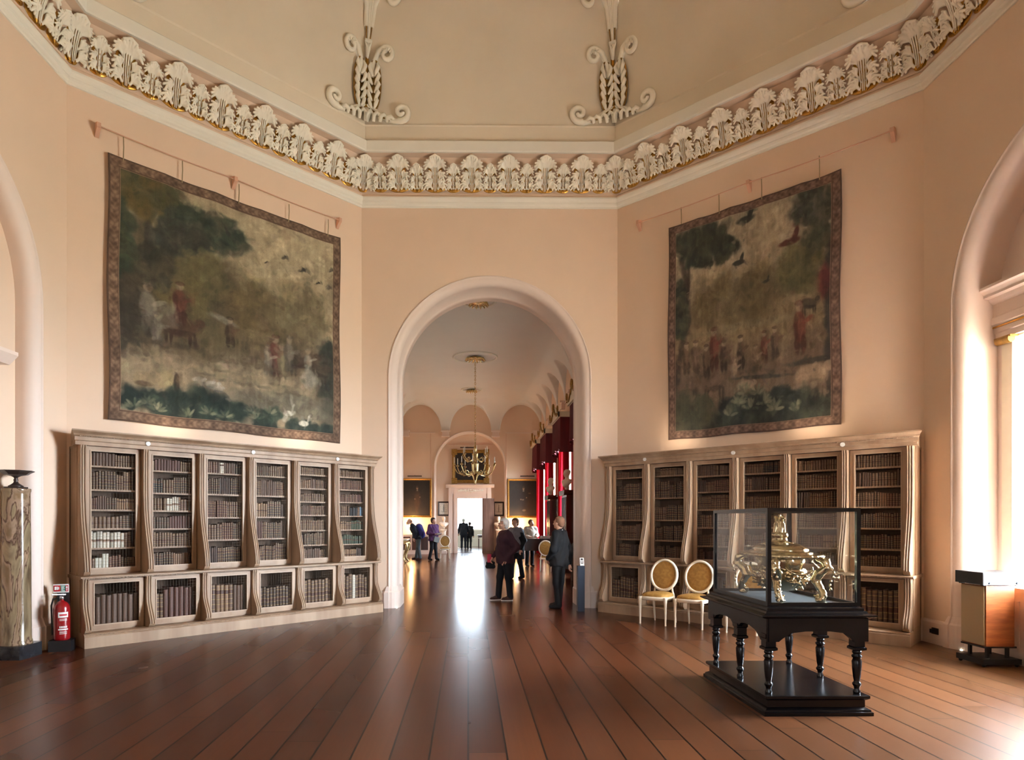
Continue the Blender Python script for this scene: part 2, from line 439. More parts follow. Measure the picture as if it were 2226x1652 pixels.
def paint_grid(name, X, Y, Z, C, mat_):
    """grid mesh with per-vertex paint colours C (linear rgb)"""
    ny, nx = X.shape
    me = bpy.data.meshes.new(name)
    P = np.stack([X, Y, Z], -1).reshape(-1, 3)
    i = np.arange(ny - 1)[:, None] * nx + np.arange(nx - 1)[None, :]
    Q = np.stack([i, i + 1, i + nx + 1, i + nx], -1).reshape(-1, 4)
    me.vertices.add(len(P)); me.vertices.foreach_set('co', P.astype(np.float32).ravel())
    me.loops.add(len(Q) * 4); me.loops.foreach_set('vertex_index', Q.astype(np.int32).ravel())
    me.polygons.add(len(Q)); me.polygons.foreach_set('loop_start', (np.arange(len(Q)) * 4).astype(np.int32))
    me.polygons.foreach_set('loop_total', np.full(len(Q), 4, np.int32))
    me.polygons.foreach_set('use_smooth', np.ones(len(Q), bool))
    me.materials.append(mat_); me.update(calc_edges=True)
    at = me.color_attributes.new('paint', 'FLOAT_COLOR', 'POINT')
    CC = np.concatenate([C.reshape(-1, 3), np.ones((len(P), 1))], 1)
    at.data.foreach_set('color', CC.astype(np.float32).ravel())
    return me

# ------------------------------------------------------------------ measurements of the octagon
D, XC, S = 11.813, 0.3947, 4.6746
AP = S / 2 * (1 + math.sqrt(2))
CEN = Vector((XC, D - AP, 0))
def wall_frame(k):
    """local x runs along wall k (left to right seen from inside), local +y points out of the room"""
    return Matrix.Translation(CEN) @ Matrix.Rotation(-k * PI / 4, 4, 'Z') @ Matrix.Translation((-S / 2, AP, 0))
WALLNAME = {0: 'back', 1: 'back_right', 2: 'right', 3: 'front_right', 4: 'front', 5: 'front_left', 6: 'left', 7: 'back_left'}
HW, R_OUT, SPRING = 1.69, 1.83, 4.215     # clear half width, outer radius, springing height of the arches
HX0, HX1, HY0, HY1 = -3.31, 3.60, 12.62, 31.9   # the gallery beyond
# ------------------------------------------------------------------ shell: arches, walls, cornice, dome
def arch_pts(cx, r, spring, n=40, z0=0.0):
    p = [(cx - r, z0), (cx - r, spring * 0.5)]
    p += [(cx - r * math.cos(PI * i / n), spring + r * math.sin(PI * i / n)) for i in range(n + 1)]
    return p + [(cx + r, spring * 0.5), (cx + r, z0)]
def arch_plane(mb, x0, x1, z1, cx, r, spring, y, T=None, z0=0.0):
    P = arch_pts(cx, r, spring, 40, z0)
    mb.quad((x0, y, z0), (P[0][0], y, z0), (P[0][0], y, spring), (x0, y, spring), T)
    mb.quad((P[-1][0], y, z0), (x1, y, z0), (x1, y, spring), (P[-1][0], y, spring), T)
    arc = P[2:-2]
    mb.quad((x0, y, spring), (arc[0][0], y, spring), (arc[0][0], y, z1), (x0, y, z1), T)
    mb.quad((arc[-1][0], y, spring), (x1, y, spring), (x1, y, z1), (arc[-1][0], y, z1), T)
    for a, b in zip(arc[:-1], arc[1:]):
        mb.quad((a[0], y, a[1]), (b[0], y, b[1]), (b[0], y, z1), (a[0], y, z1), T)
def arch_sweep(mb, prof, cx, spring, T=None, z0=0.0):
    rows = [[(x, y, z) for x, z in arch_pts(cx, r, spring, 40, z0)] for r, y in prof]
    mb.grid(rows, False, T)
def bull(depth, passage):
    p = [(HW + .17, 0), (HW + .165, -.014), (HW + .148, -.016), (HW + .142, -.002)]
    p += [(HW + .14 - .14 * math.sin(t), .14 - .14 * math.cos(t)) for t in [PI / 2 * i / 8 for i in range(9)]]
    if passage:
        p += [(HW, .56), (HW - .012, .565), (HW - .03, .59), (HW - .035, .62), (HW - .03, .65), (HW - .03, depth)]
    else:
        p += [(HW, depth)]
    return p
def jamb_base(mb, cx, side, depth, T):
    s = side
    rows = []
    for z, g in ((0, 0.045), (.29, 0.045), (.315, 0.03), (.395, 0.004)):
        pl = [(HW + .19 + g, 0.0), (HW + .19 + g, -.012 - g), (HW + .15, -.014 - g)]
        for i in range(7):
            t = PI / 2 * i / 6
            pl.append((HW + .14 - (.14 + g) * math.sin(t), .14 - (.14 + g) * math.cos(t)))
        pl += [(HW - g, depth)]
        rows.append([(cx + s * r, y, z) for r, y in pl])
    mb.grid(rows, False, T)
ZT = 8.3
wall_m = [M['peach'], M['rose_paint']]
for k in range(8):
    T = wall_frame(k); mb = MB(); cx = S / 2
    if k in (0, 2, 4, 6):
        depth = {0: .807, 2: .47, 4: .807, 6: .22}[k]
        arch_plane(mb, 0, S, ZT, cx, HW + .17, SPRING, 0, T)
        mb.mi = 1; mb.smooth = True
        arch_sweep(mb, bull(depth, k in (0, 4)), cx, SPRING, T)
        mb.smooth = False
        for s in (-1, 1): jamb_base(mb, cx, s, depth, T)
        mb.mi = 0
        if k == 6:    # blind recess
            arch_plane(mb, cx - HW, cx + HW, SPRING + HW, cx, .9, -.5, depth, T) if False else None
            arc = arch_pts(cx, HW, SPRING)
            mb.add([(x, depth, z) for x, z in arc], [tuple(range(len(arc)))], T)
    else:
        mb.quad((0, 0, 0), (S, 0, 0), (S, 0, ZT), (0, 0, ZT), T)
    w = mb.build('wall_' + WALLNAME[k], wall_m); tag(w, kind='structure')
    # skirting
    mb = MB()
    def sk(a, b):
        mb.prism([(0, 0), (-.028, 0), (-.028, .27), (-.018, .30), (0, .31)], 'x', a, b, T)
    if k in (0, 2, 4, 6):
        sk(0.005, cx - HW - .235); sk(cx + HW + .235, S - .005)
    else:
        sk(0.012, S - .012)
    tag(mb.build('baseboard_' + WALLNAME[k], M['rose_paint']), kind='structure')

# acanthus leaves of the frieze
def leaf_mesh(name, w, h, res):
    pr = []
    sx, sz = w / .56, h / .58
    def c(x1, z1, y1, x2, z2, y2, r1, r2): pr.append(('c', (x1 * sx, y1, z1 * sz), (x2 * sx, y2, z2 * sz), r1 * sx, r2 * sx, .006))
    for zc, rx, rz in ((.10, .20, .10), (.22, .15, .12), (.36, .13, .13), (.45, .12, .08)):
        pr.append(('e', (0, .012, zc * sz), (rx * sx, .026, rz * sz), .02))
    for s in (-1, 1):
        c(s * .010, 0, -.045, s * .016, .45, -.08, .007, .011)
        c(s * .032, .01, -.04, s * .045, .45, -.075, .006, .012)
        for bx, bz, dr, spread, ln, n, fwd in ((.075, .08, 25, 130, .14, 5, .05), (.08, .225, 40, 110, .115, 4, .06), (.06, .375, 48, 90, .14, 5, .09)):
            c(s * .03, max(0, bz - .09), -.03, s * bx, bz, -.05, .012, .020)
            for i in range(n):
                a = math.radians(dr + spread * (i / (n - 1) - .5))
                l = ln * (1 - .22 * abs(i / (n - 1) - .45))
                ex, ez = bx + l * math.cos(a - .35), max(.016, min(.53, bz + l * math.sin(a - .35)))
                mx_, mz_ = bx + l * .6 * math.cos(a + .15), max(.02, min(.52, bz + l * .6 * math.sin(a + .15)))
                c(s * bx, bz, -.05, s * mx_, mz_, -.065 - fwd * .5, .012, .0185)
                c(s * mx_, mz_, -.065 - fwd * .5, s * ex, ez, -.04 - fwd * .8, .0185, .0155)
    for i in (-2, -1, 0, 1, 2):
        a = math.radians(90 - i * 26)
        c(i * .012, .40, -.07, .10 * math.cos(a), .42 + .09 * math.sin(a), -.13, .012, .021)
    c(-.09, .505, -.135, 0, .535, -.15, .012, .016); c(0, .535, -.15, .09, .505, -.135, .016, .012)
    me = sdf_mesh(name, pr, res, .006, [M['leaf_white'], M['gold']])
    co = co_of(me)
    n = len(me.polygons); li = np.empty(n * 4, np.int32); me.polygons.foreach_get('vertices', li)
    cen = co[li.reshape(-1, 4)].mean(1)
    gold = (cen[:, 1] > -.030 - .02 * np.clip(cen[:, 2] / h, 0, 1)) | (cen[:, 2] > .93 * h) | ((cen[:, 2] < .07 * h) & (np.abs(cen[:, 0]) < .06) & (cen[:, 1] > -.05))
    me.polygons.foreach_set('material_index', gold.astype(np.int32))
    co[:, 1] -= .13 * np.clip(co[:, 2] / .56, 0, 2) ** 2
    set_co(me, co)
    return me
LEAF_L = leaf_mesh('acanthus_leaf', .56, .58, .0075)
LEAF_S = leaf_mesh('acanthus_bud', .36, .45, .0070)

prof_mold = [(0, 7.295), (.018, 7.297), (.022, 7.325), (.045, 7.345), (.052, 7.375), (.05, 7.385), (.075, 7.41), (.088, 7.44), (.088, 7.465), (.03, 7.47)]
prof_frieze = [(.03, 7.47), (.03, 7.525), (.052, 7.53), (.052, 7.552), (.036, 7.556), (.045, 7.70), (.075, 7.90), (.12, 8.03), (.19, 8.115), (.30, 8.135)]
prof_fascia = [(.30, 8.135), (.335, 8.135), (.345, 8.16), (.345, 8.325), (.325, 8.345), (.27, 8.35)]
prof_cove = [(.27, 8.35), (.25, 8.36), (.25, 8.63), (.265, 8.655), (.225, 8.66)]
T22 = math.tan(PI / 8)
n_tr = 0
for k in range(8):
    T = wall_frame(k); mb = MB()
    for i, pf in enumerate((prof_mold, prof_frieze, prof_fascia, prof_cove)):
        mb.mi = i
        mb.grid([[(e * T22, -e, z), (S - e * T22, -e, z)] for e, z in pf], False, T)
    n_tr += 1
    t = tag(mb.build('trim_%d' % n_tr, [M['white_plaster'], M['peach'], M['white_plaster'], M['cream']]), kind='structure')
    sp = (S - 2 * .05 * T22) / 7
    for i in range(7):
        x = .05 * T22 + sp * i
        if i == 0:   # leaf folded into the corner stands on the bisector
            mw = T @ TR(0.05 * T22 * 1.3, -.065, 7.557, PI / 8)
        else:
            mw = T @ TR(x, -.05, 7.557, 0)
        o = obj('acanthus_leaf', LEAF_L, t, mw)
        obj('acanthus_bud', LEAF_S, t, T @ TR(x + sp / 2, -.045, 7.557, 0))
# picture-hanging height marks nothing; dome
mb = MB(); e0, z0 = .225, 8.66; R = AP - e0
mb.smooth = False
def dome_e(z):
    s = min(1, max(0, (z - z0) / R)); return e0 + R * (1 - math.sqrt(1 - s * s))
for k in range(8):
    T = wall_frame(k); rows = []
    for i in range(25):
        th = PI / 2 * i / 24; e = e0 + R * (1 - math.cos(th)); z = z0 + R * math.sin(th)
        rows.append([(e * T22, -e, z), (S - e * T22, -e, z)])
    mb.smooth = True
    mb.grid(rows, False, T)
tag(mb.build('ceiling', M['cream']), kind='structure')

# plaster ornament in the angles of the dome
class OMB(MB):
    pass
def ornament(k):
    """corner between wall k and wall k+1"""
    TL, TRt = wall_frame(k), wall_frame(k + 1)
    def mp(x, z, h):
        e = dome_e(z)
        if x >= 0: return TRt @ Vector((e * T22 + x, -e - h - .02 * math.exp(-abs(x) * 8), z))
        return TL @ Vector((S - e * T22 + x, -e - h - .02 * math.exp(-abs(x) * 8), z))
    root = thing('plaster_ornament', ORN_LABEL[k], 'ceiling ornament', Matrix.Translation(mp(0, 8.68, 0)))
    inv = root.matrix_world.inverted()
    def emit(name, mb, mats):
        mb.v = [tuple(inv @ mp(x, z, h)) for x, h, z in [(v[0], v[1], v[2]) for v in mb.v]]
        return mb.build(name, mats, root)
    def tb(mb, pts, r, seg=8):   # pts (x,z,h)
        mb.smooth = True
        mb.tube([(p[0], p[2] if len(p) > 2 else .03, p[1]) for p in pts], r, seg)
    def spiral(cx, cz, r0, a0, turns, sgn, n=20):
        return [(cx + sgn * (r0 * (1 - .75 * i / n)) * math.cos(a0 + 2 * PI * turns * i / n), cz + (r0 * (1 - .75 * i / n)) * math.sin(a0 + 2 * PI * turns * i / n), .04 + .05 * i / n) for i in range(n + 1)]
    cols = [M['leaf_white'], M['gold_dull'], M['gold']]
    for s in (-1, 1):
        mb = MB()
        pts = [(s * .02, 8.99), (s * .13, 8.93), (s * .3, 8.82), (s * .46, 8.745), (s * .58, 8.715)] + spiral(s * .66, 8.86, .145, -PI * .62, 1.25, s)
        tb(mb, pts, [.045] * 5 + [.058 - .026 * i / 20 for i in range(21)])
        mb.mi = 1
        tb(mb, [(s * .02, 8.95, .05), (s * .14, 8.885, .06), (s * .3, 8.78, .06), (s * .45, 8.715, .05)], .014)
        mb.mi = 0
        for i in range(4):
            x = s * (.08 + .12 * i); hh = .16 - .035 * i
            tb(mb, [(x - s * .04, 8.70, .05), (x - s * .02, 8.70 + hh * .7, .10), (x + s * .04, 8.70 + hh, .11), (x + s * .085, 8.70 + hh * .55, .08), (x + s * .05, 8.70 + hh * .35, .07)], [.03, .038, .036, .024, .012], 7)
        emit('base_scroll', mb, cols)
        mb = MB()
        for cz, cx, r in ((9.80, .36, .125), (10.62, .40, .14)):
            z_in = cz - .34 if cz < 10 else cz - .42
            x_in = .12 if cz < 10 else .07
            tb(mb, [(s * x_in, z_in), (s * (x_in + .02), cz - .12), (s * (x_in + .09), cz + .06)] + spiral(s * cx, cz, r, PI * .6, -1.1, s)[0:], [.038, .042, .046] + [.048 - .022 * i / 20 for i in range(21)])
            for i in range(4):
                a = PI * .75 - i * .55
                tb(mb, [(s * (cx + (r - .01) * math.cos(a)), cz + (r - .01) * math.sin(a), .06), (s * (cx + (r - .07) * math.cos(a - .3)), cz + (r - .07) * math.sin(a - .3), .09)], [.024, .01], 6)
        emit('side_scroll', mb, cols)
        mb = MB()   # pod of overlapping leaves
        n = 26; cx, cz, a, b_ = .155, 9.30, .125, .41
        loop = [(s * (cx + a * math.cos(2 * PI * i / n)), cz + b_ * math.sin(2 * PI * i / n) , .05) for i in range(n + 1)]
        mb.mi = 1; tb(mb, loop, .017, 6)
        mb.mi = 0
        for i in range(5):
            zz = cz - .34 + .135 * i
            wv = a * math.sqrt(max(.12, 1 - ((zz + .06 - cz) / b_) ** 2))
            for q in (-1, 1):
                tb(mb, [(s * (cx + q * .02), zz - .04, .05), (s * (cx + q * wv * .5), zz + .01, .09), (s * (cx + q * wv * .78), zz + .09, .08), (s * (cx + q * wv * .55), zz + .19, .05)], [.016, .034, .036, .010], 7)
        mb.mi = 1
        pl = [(s * (cx + a * .95 * math.cos(2 * PI * i / n)), cz + b_ * .97 * math.sin(2 * PI * i / n)) for i in range(n)]
        mb.smooth = False
        mb.add([(x, .012, z) for x, z in pl], [tuple(range(n))])
        emit('leaf_pod', mb, cols)
    mb = MB(); mb.mi = 2
    tb(mb, [(0, 8.86, .06), (0, 9.3, .075), (0, 9.75, .06)], [.02, .024, .02])
    mb.mi = 0
    for s in (-1, 1): tb(mb, [(s * .035, 8.86, .045), (s * .03, 9.75, .05)], .011, 6)
    tb(mb, [(0, 8.70, .05), (0, 8.80, .12), (0, 8.92, .06)], [.05, .045, .03])
    for i in (-2, -1, 0, 1, 2):
        tb(mb, [(i * .012, 9.70, .05), (i * .03, 9.86, .10), (i * .04, 9.97, .05)], [.014, .026, .012], 6)
    for i in (-2, -1, 0, 1, 2):
        tb(mb, [(i * .014, 10.02, .045), (i * .026, 10.38, .06), (i * .034, 10.62, .05)], [.012, .015, .017], 6)
    mb.mi = 1
    for i in (-1, 1):
        tb(mb, [(i * .055, 10.0, .035), (i * .085, 10.35, .04), (i * .10, 10.6, .04)], [.010, .014, .014], 6)
    mb.mi = 0
    tb(mb, [(-.09, 10.0, .05), (0, 9.985, .09), (.09, 10.0, .05)], .026)
    tb(mb, [(-.12, 10.66, .05), (0, 10.64, .10), (.12, 10.66, .05)], .03)
    tb(mb, [(0, 10.66, .06), (0, 10.84, .12), (0, 11.0, .06)], [.06, .085, .04])
    n = 16
    tb(mb, [(.11 * math.cos(2 * PI * i / n), 10.86 + .15 * math.sin(2 * PI * i / n), .05) for i in range(n + 1)], .018, 6)
    emit('stem', mb, cols)
ORN_LABEL = {7: 'gilded plaster acanthus ornament in the left angle of the dome above the arch',
             0: 'gilded plaster acanthus ornament in the right angle of the dome above the arch',
             1: 'gilded plaster scroll ornament in the far right angle of the dome, barely in view',
             6: 'gilded plaster scroll ornament in the far left angle of the dome, barely in view'}
for k in (7, 0, 1, 6): ornament(k)

# ------------------------------------------------------------------ floor
mb = MB()
def fq(x0, x1, y0, y1): mb.quad((x0, y0, 0), (x1, y0, 0), (x1, y1, 0), (x0, y1, 0))
cs = [wall_frame(k) @ Vector((0, 0, 0)) for k in range(8)]
mb.add([(c.x, c.y, 0) for c in reversed(cs)], [tuple(range(8))])
fq(XC - HW, XC + HW, D, HY0)
fq(XC - HW, XC + HW, D - 2 * AP - .807, D - 2 * AP)
fq(XC + AP, XC + AP + .47, CEN.y - HW, CEN.y + HW); fq(XC - AP - .22, XC - AP, CEN.y - HW, CEN.y + HW)
fq(HX0, HX1, HY0, 32.42); fq(-.53, .70, 32.42, 32.75); fq(-3.2, 3.6, 32.75, 41.0)
fq(HX0, HX1, -7.0, D - 2 * AP - .807)
tag(mb.build('floor', M['floor']), kind='structure')

# ------------------------------------------------------------------ gallery beyond the arch
GC = (HX0 + HX1) / 2
ZW = 7.7
mb = MB(); arch_plane(mb, HX0, HX1, ZW, XC, HW - .03, SPRING, HY0)
tag(mb.build('wall_gallery_near', M['peach']), kind='structure')
mb = MB(); mb.quad((HX0, HY0, 0), (HX0, HY1, 0), (HX0, HY1, ZW), (HX0, HY0, ZW))
tag(mb.build('wall_gallery_left', M['peach']), kind='structure')
def panel(mb, T, x0, x1, z0, z1, holes, reveal=.25, y=0.0):
    """wall with rectangular holes (hx0,hx1,hz0,hz1) and reveals going to +y"""
    xs = sorted({x0, x1, *[h[0] for h in holes], *[h[1] for h in holes]}); zs = sorted({z0, z1, *[h[2] for h in holes], *[h[3] for h in holes]})
    for a, b in zip(xs[:-1], xs[1:]):
        for c, d in zip(zs[:-1], zs[1:]):
            mx_, mz_ = (a + b) / 2, (c + d) / 2
            if any(h[0] < mx_ < h[1] and h[2] < mz_ < h[3] for h in holes): continue
            mb.quad((a, y, c), (b, y, c), (b, y, d), (a, y, d), T)
    for h in holes:
        a, b, c, d = h
        for p, q in (((a, c), (b, c)), ((b, c), (b, d)), ((b, d), (a, d)), ((a, d), (a, c))):
            mb.quad((p[0], y, p[1]), (q[0], y, q[1]), (q[0], y + reveal, q[1]), (p[0], y + reveal, p[1]), T)
# right gallery wall: local x runs from the far end towards the camera
TW = Matrix.Translation((HX1, HY1, 0)) @ Matrix.Rotation(-PI / 2, 4, 'Z')
WY = [18.95, 23.05, 27.15, 30.6]
holes = [(HY1 - y - .45, HY1 - y + .45, .9, 4.6) for y in WY]
mb = MB(); panel(mb, TW, 0, HY1 - HY0, 0, ZW, holes, .3)
tag(mb.build('wall_gallery_right', M['peach']), kind='structure')
n_win = 0
def window(T, x0, x1, z0, z1, y, nx, nz, fr=.06, bar=.03, name_mat='chair_white', pane='glass'):
    global n_win
    n_win += 1
    mb = MB()
    mb.box(x0, x0 + fr, y, y + .06, z0, z1, T); mb.box(x1 - fr, x1, y, y + .06, z0, z1, T)
    mb.box(x0 + fr, x1 - fr, y, y + .06, z0, z0 + fr, T); mb.box(x0 + fr, x1 - fr, y, y + .06, z1 - fr, z1, T)
    for i in range(1, nx):
        x = x0 + (x1 - x0) * i / nx; mb.box(x - bar / 2, x + bar / 2, y + .01, y + .045, z0 + fr, z1 - fr, T)
    for i in range(1, nz):
        z = z0 + (z1 - z0) * i / nz
        bb = bar * (2.0 if nz % 2 == 0 and i == nz // 2 else 1)
        mb.box(x0 + fr, x1 - fr, y + .012, y + .043, z - bb / 2, z + bb / 2, T)
    w = tag(mb.build('window_%d' % n_win, M[name_mat]), kind='structure')
    g = MB(); g.quad((x0 + fr, y + .03, z0 + fr), (x1 - fr, y + .03, z0 + fr), (x1 - fr, y + .03, z1 - fr), (x0 + fr, y + .03, z1 - fr), T)
    g.build('pane', M[pane], w)
    return w
for h in holes: window(TW, h[0], h[1], h[2], h[3], .2, 3, 6, pane='gallery_dimmer_glass')
# end wall with a round-headed recess holding the doorway
mb = MB(); NC = .10
arch_plane(mb, HX0, HX1, ZW, NC, 1.76, 4.25, HY1)
mb.mi = 1; mb.smooth = True
arch_sweep(mb, [(1.80, HY1), (1.80, HY1 - .035), (1.76, HY1 - .03), (1.72, HY1), (1.70, HY1 + .05), (1.70, HY1 + .5)], NC, 4.25)
mb.smooth = False; mb.mi = 0
panel(mb, None, NC - 1.72, NC + 1.72, 0, 6.2, [(-.53, .70, 0, 2.745)], .34, 32.4)
tag(mb.build('wall_gallery_end', [M['peach'], M['rose_paint']]), kind='structure')
# coved and groined gallery ceiling
dl = np.concatenate([np.linspace(0, .05, 6)[:-1], np.linspace(.05, .95, 22)])
CT, CB = 7.48, 6.0
xs_ = np.unique(np.concatenate([HX0 + dl, HX1 - dl, np.arange(HX0 + .95, HX1 - .95, .05), GC + np.linspace(-3.4, 3.4, 130)]))
ys_ = np.unique(np.concatenate([HY1 - dl, np.arange(HY0, HY1 - .9, .06)]))
X, Y = np.meshgrid(xs_, ys_)
def side_h(d, s, hw, pitch, off):
    cv = np.where(d < .95, CB + (CT - CB) * np.sqrt(np.clip(1 - (1 - np.clip(d, 0, .95) / .95) ** 2, 0, 1)), CT)
    q = (s - off + pitch / 2) % pitch - pitch / 2
    va = np.where(np.abs(q) < hw, CB + 1.33 * np.sqrt(np.clip(1 - (q / hw) ** 2, 0, 1)), 0)
    return np.maximum(cv, va)
H = np.minimum(np.minimum(side_h(X - HX0, Y, .9, 2.05, WY[1]), side_h(HX1 - X, Y, .9, 2.05, WY[1])), side_h(HY1 - Y, X, 1.02, 2.47, .12))
me = paint_grid('ceiling_gallery', X, Y, H, np.ones(X.shape + (3,)) * .5, M['hall_ceiling'])
tag(obj('ceiling_gallery', me), kind='structure')
# rail moulding and corbels
mb = MB()
for a, b in ((HX0, -1.62), (1.82, HX1)): mb.box(a, b, HY1 - .03, HY1, 5.93, 5.965)
mb.box(HX0, HX0 + .03, HY0, HY1, 5.93, 5.965); mb.box(HX1 - .03, HX1, HY0, HY1, 5.93, 5.965)
for x in (-3.1, -1.115, 1.355, 3.4): 
    mb.box(x - .22, x + .22, HY1 - .22, HY1, 5.99, 6.06); mb.box(x - .17, x + .17, HY1 - .16, HY1, 5.80, 5.99); mb.box(x - .2, x + .2, HY1 - .19, HY1, 5.74, 5.80)
y = WY[1] - 2.05 * 4.5
while y < HY1:
    if y > HY0 + .3:
        for s, x in ((1, HX0), (-1, HX1)):
            a, b = sorted((x, x + s * .2)); mb.box(a, b, y - .15, y + .15, 5.99, 6.06); a, b = sorted((x, x + s * .14)); mb.box(a, b, y - .11, y + .11, 5.76, 5.99)
    y += 2.05
n_tr += 1
tag(mb.build('trim_%d' % n_tr, M['rose_paint']), kind='structure')
# room past the far doorway
mb = MB()
FY = 41.0
panel(mb, None, -3.2, 3.6, 0, 4.6, [(-1.7, 2.1, 1.05, 4.3)], .3, FY)
mb.quad((-3.2, 32.75, 0), (-3.2, FY, 0), (-3.2, FY, 4.6), (-3.2, 32.75, 4.6)); mb.quad((3.6, 32.75, 0), (3.6, FY, 0), (3.6, FY, 4.6), (3.6, 32.75, 4.6))
panel(mb, None, -3.2, 3.6, 0, 4.6, [(-.53, .70, 0, 2.745)], 0.0, 32.75)
mb.mi = 1; mb.quad((-3.2, 32.75, 4.6), (3.6, 32.75, 4.6), (3.6, FY, 4.6), (-3.2, FY, 4.6))
tag(mb.build('wall_far_room', [M['white_plaster'], M['hall_ceiling']]), kind='structure')
window(Matrix.Identity(4), -1.7, 2.1, 1.05, 4.3, FY + .15, 2, 1, pane='veiled_glass')
n_tr += 1
mb = MB(); mb.box(-3.2, 3.6, FY - .03, FY, .98, 1.05); mb.box(-3.2, 3.6, FY - .03, FY, 0, .2)
for i in range(9): mb.box(-3.0 + .75 * i, -2.97 + .75 * i, FY - .02, FY, .2, .98)
tag(mb.build('trim_%d' % n_tr, M['white_plaster']), kind='structure')

# gallery behind the camera
YB = D - 2 * AP - .807
mb = MB(); T = wall_frame(4)
arch_plane(mb, -1.2, S + 1.2, 5.9 + .4, S / 2, HW - .03, SPRING, .807, T)
panel(mb, None, HX0, HX1, 0, 6.3, [(-.1, .9, 1.5, 3.3)], .05, -7.0)
mb.quad((HX0, -7, 0), (HX0, YB, 0), (HX0, YB, 6.3), (HX0, -7, 6.3)); mb.quad((HX1, -7, 0), (HX1, YB, 0), (HX1, YB, 6.3), (HX1, -7, 6.3))
mb.mi = 1; mb.quad((HX0, -7, 6.3), (HX1, -7, 6.3), (HX1, YB, 6.3), (HX0, YB, 6.3))
tag(mb.build('wall_rear_gallery', [M['peach'], M['hall_ceiling']]), kind='structure')
window(Matrix.Identity(4), -.1, .9, 1.5, 3.3, -7.02, 3, 4, bar=.05)

# right window of the octagon: entablature over a wide sash window
T = wall_frame(2); cx = S / 2; dp = .47
mb = MB()
arc = [p for p in arch_pts(cx, HW, SPRING) if p[1] >= SPRING]
mb.add([(x, dp, z) for x, z in arc] , [tuple(range(len(arc)))], T)
mb.quad((cx - HW, dp, 3.78), (cx + HW, dp, 3.78), (cx + HW, dp, SPRING), (cx - HW, dp, SPRING), T)
mb.quad((cx - HW, dp, 0), (cx + HW, dp, 0), (cx + HW, dp, .84), (cx - HW, dp, .84), T)
mb.box(cx - HW, cx - HW + .09, dp - .02, dp + 1.25, .84, 3.78, T); mb.box(cx + HW - .09, cx + HW, dp - .02, dp + 1.25, .84, 3.78, T)
mb.quad((cx - HW, dp, 3.78), (cx + HW, dp, 3.78), (cx + HW, dp + 1.25, 3.78), (cx - HW, dp + 1.25, 3.78), T)
mb.quad((cx - HW, dp, .84), (cx + HW, dp, .84), (cx + HW, dp + 1.25, .84), (cx - HW, dp + 1.25, .84), T)
tag(mb.build('wall_window_recess', M['rose_paint']), kind='structure')
n_tr += 1
mb = MB()
ent = [(dp, 4.42), (.21, 4.42), (.21, 4.385), (.24, 4.37), (.27, 4.33), (.27, 4.30), (.33, 4.29), (.35, 4.25), (.39, 4.22), (.39, 4.08), (.37, 4.06), (.37, 3.98), (.40, 3.96), (.40, 3.88), (.42, 3.87), (.42, 3.80), (dp, 3.80)]
mb.prism(ent, 'x', cx - HW, cx + HW, T)
n_e = mb.build('trim_%d' % n_tr, M['rose_paint']); tag(n_e, kind='structure')
mb = MB()
mb.box(cx - HW, cx + HW, .385, .41, 3.935, 3.955, T)
mb.build('gilt_fillet', M['gold'], n_e)
for s in (-1, 1):
    for off in (.16, .74):
        mb = MB(); x = cx + s * (HW - off)
        mb.smooth = True; mb.tube([(x - .10, .40, 3.755), (x + .10, .40, 3.755)], .045, 10, T); mb.smooth = False
        mb.box(x - .12, x + .12, .37, dp, 3.775, 3.80, T)
        mb.build('capital', M['gold_dull'], n_e)
        mb = MB(); mb.box(x - .075, x + .075, .43, .60, .86, 3.72, T); mb.build('pilaster', M['chair_white'], n_e)
n_tr += 1
mb = MB(); mb.box(cx - HW + .02, cx + HW - .02, .02, dp, 0, .80, T); mb.box(cx - HW + .01, cx + HW - .01, -.01, dp + 1.0, .80, .845, T)
for i in range(4):
    a = cx - HW + .12 + i * .80; mb.box(a, a + .70, .008, .02, .14, .70, T)
tag(mb.build('trim_%d' % n_tr, M['rose_paint']), kind='structure')
window(T, cx - HW + .09, cx + HW - .09, .84, 3.78, dp + 1.02, 6, 6, fr=.05, bar=.03)
# doorcase in the left recess
n_tr += 1
T = wall_frame(6)
mb = MB(); cx = S / 2
mb.box(cx - .95, cx - .75, .10, .22, 0, 3.05, T); mb.box(cx + .75, cx + .95, .10, .22, 0, 3.05, T); mb.box(cx - .95, cx + .95, .10, .22, 3.05, 3.4, T)
mb.prism([(.22, 3.4), (.08, 3.4), (.02, 3.46), (-.02, 3.50), (-.02, 3.54), (.22, 3.56)], 'x', cx - 1.15, cx + 1.40, T)
tag(mb.build('trim_%d' % n_tr, M['rose_paint']), kind='structure')
mb = MB(); mb.box(cx - .74, cx + .74, .16, .215, 0, 3.04, T)
for i in (-1, 1):
    for a, b in ((.2, 1.0), (1.15, 2.85)): mb.box(cx + i * .37 - .26, cx + i * .37 + .26, .145, .16, a, b, T)
tag(mb.build('door_1', M['taupe_door']), kind='structure')
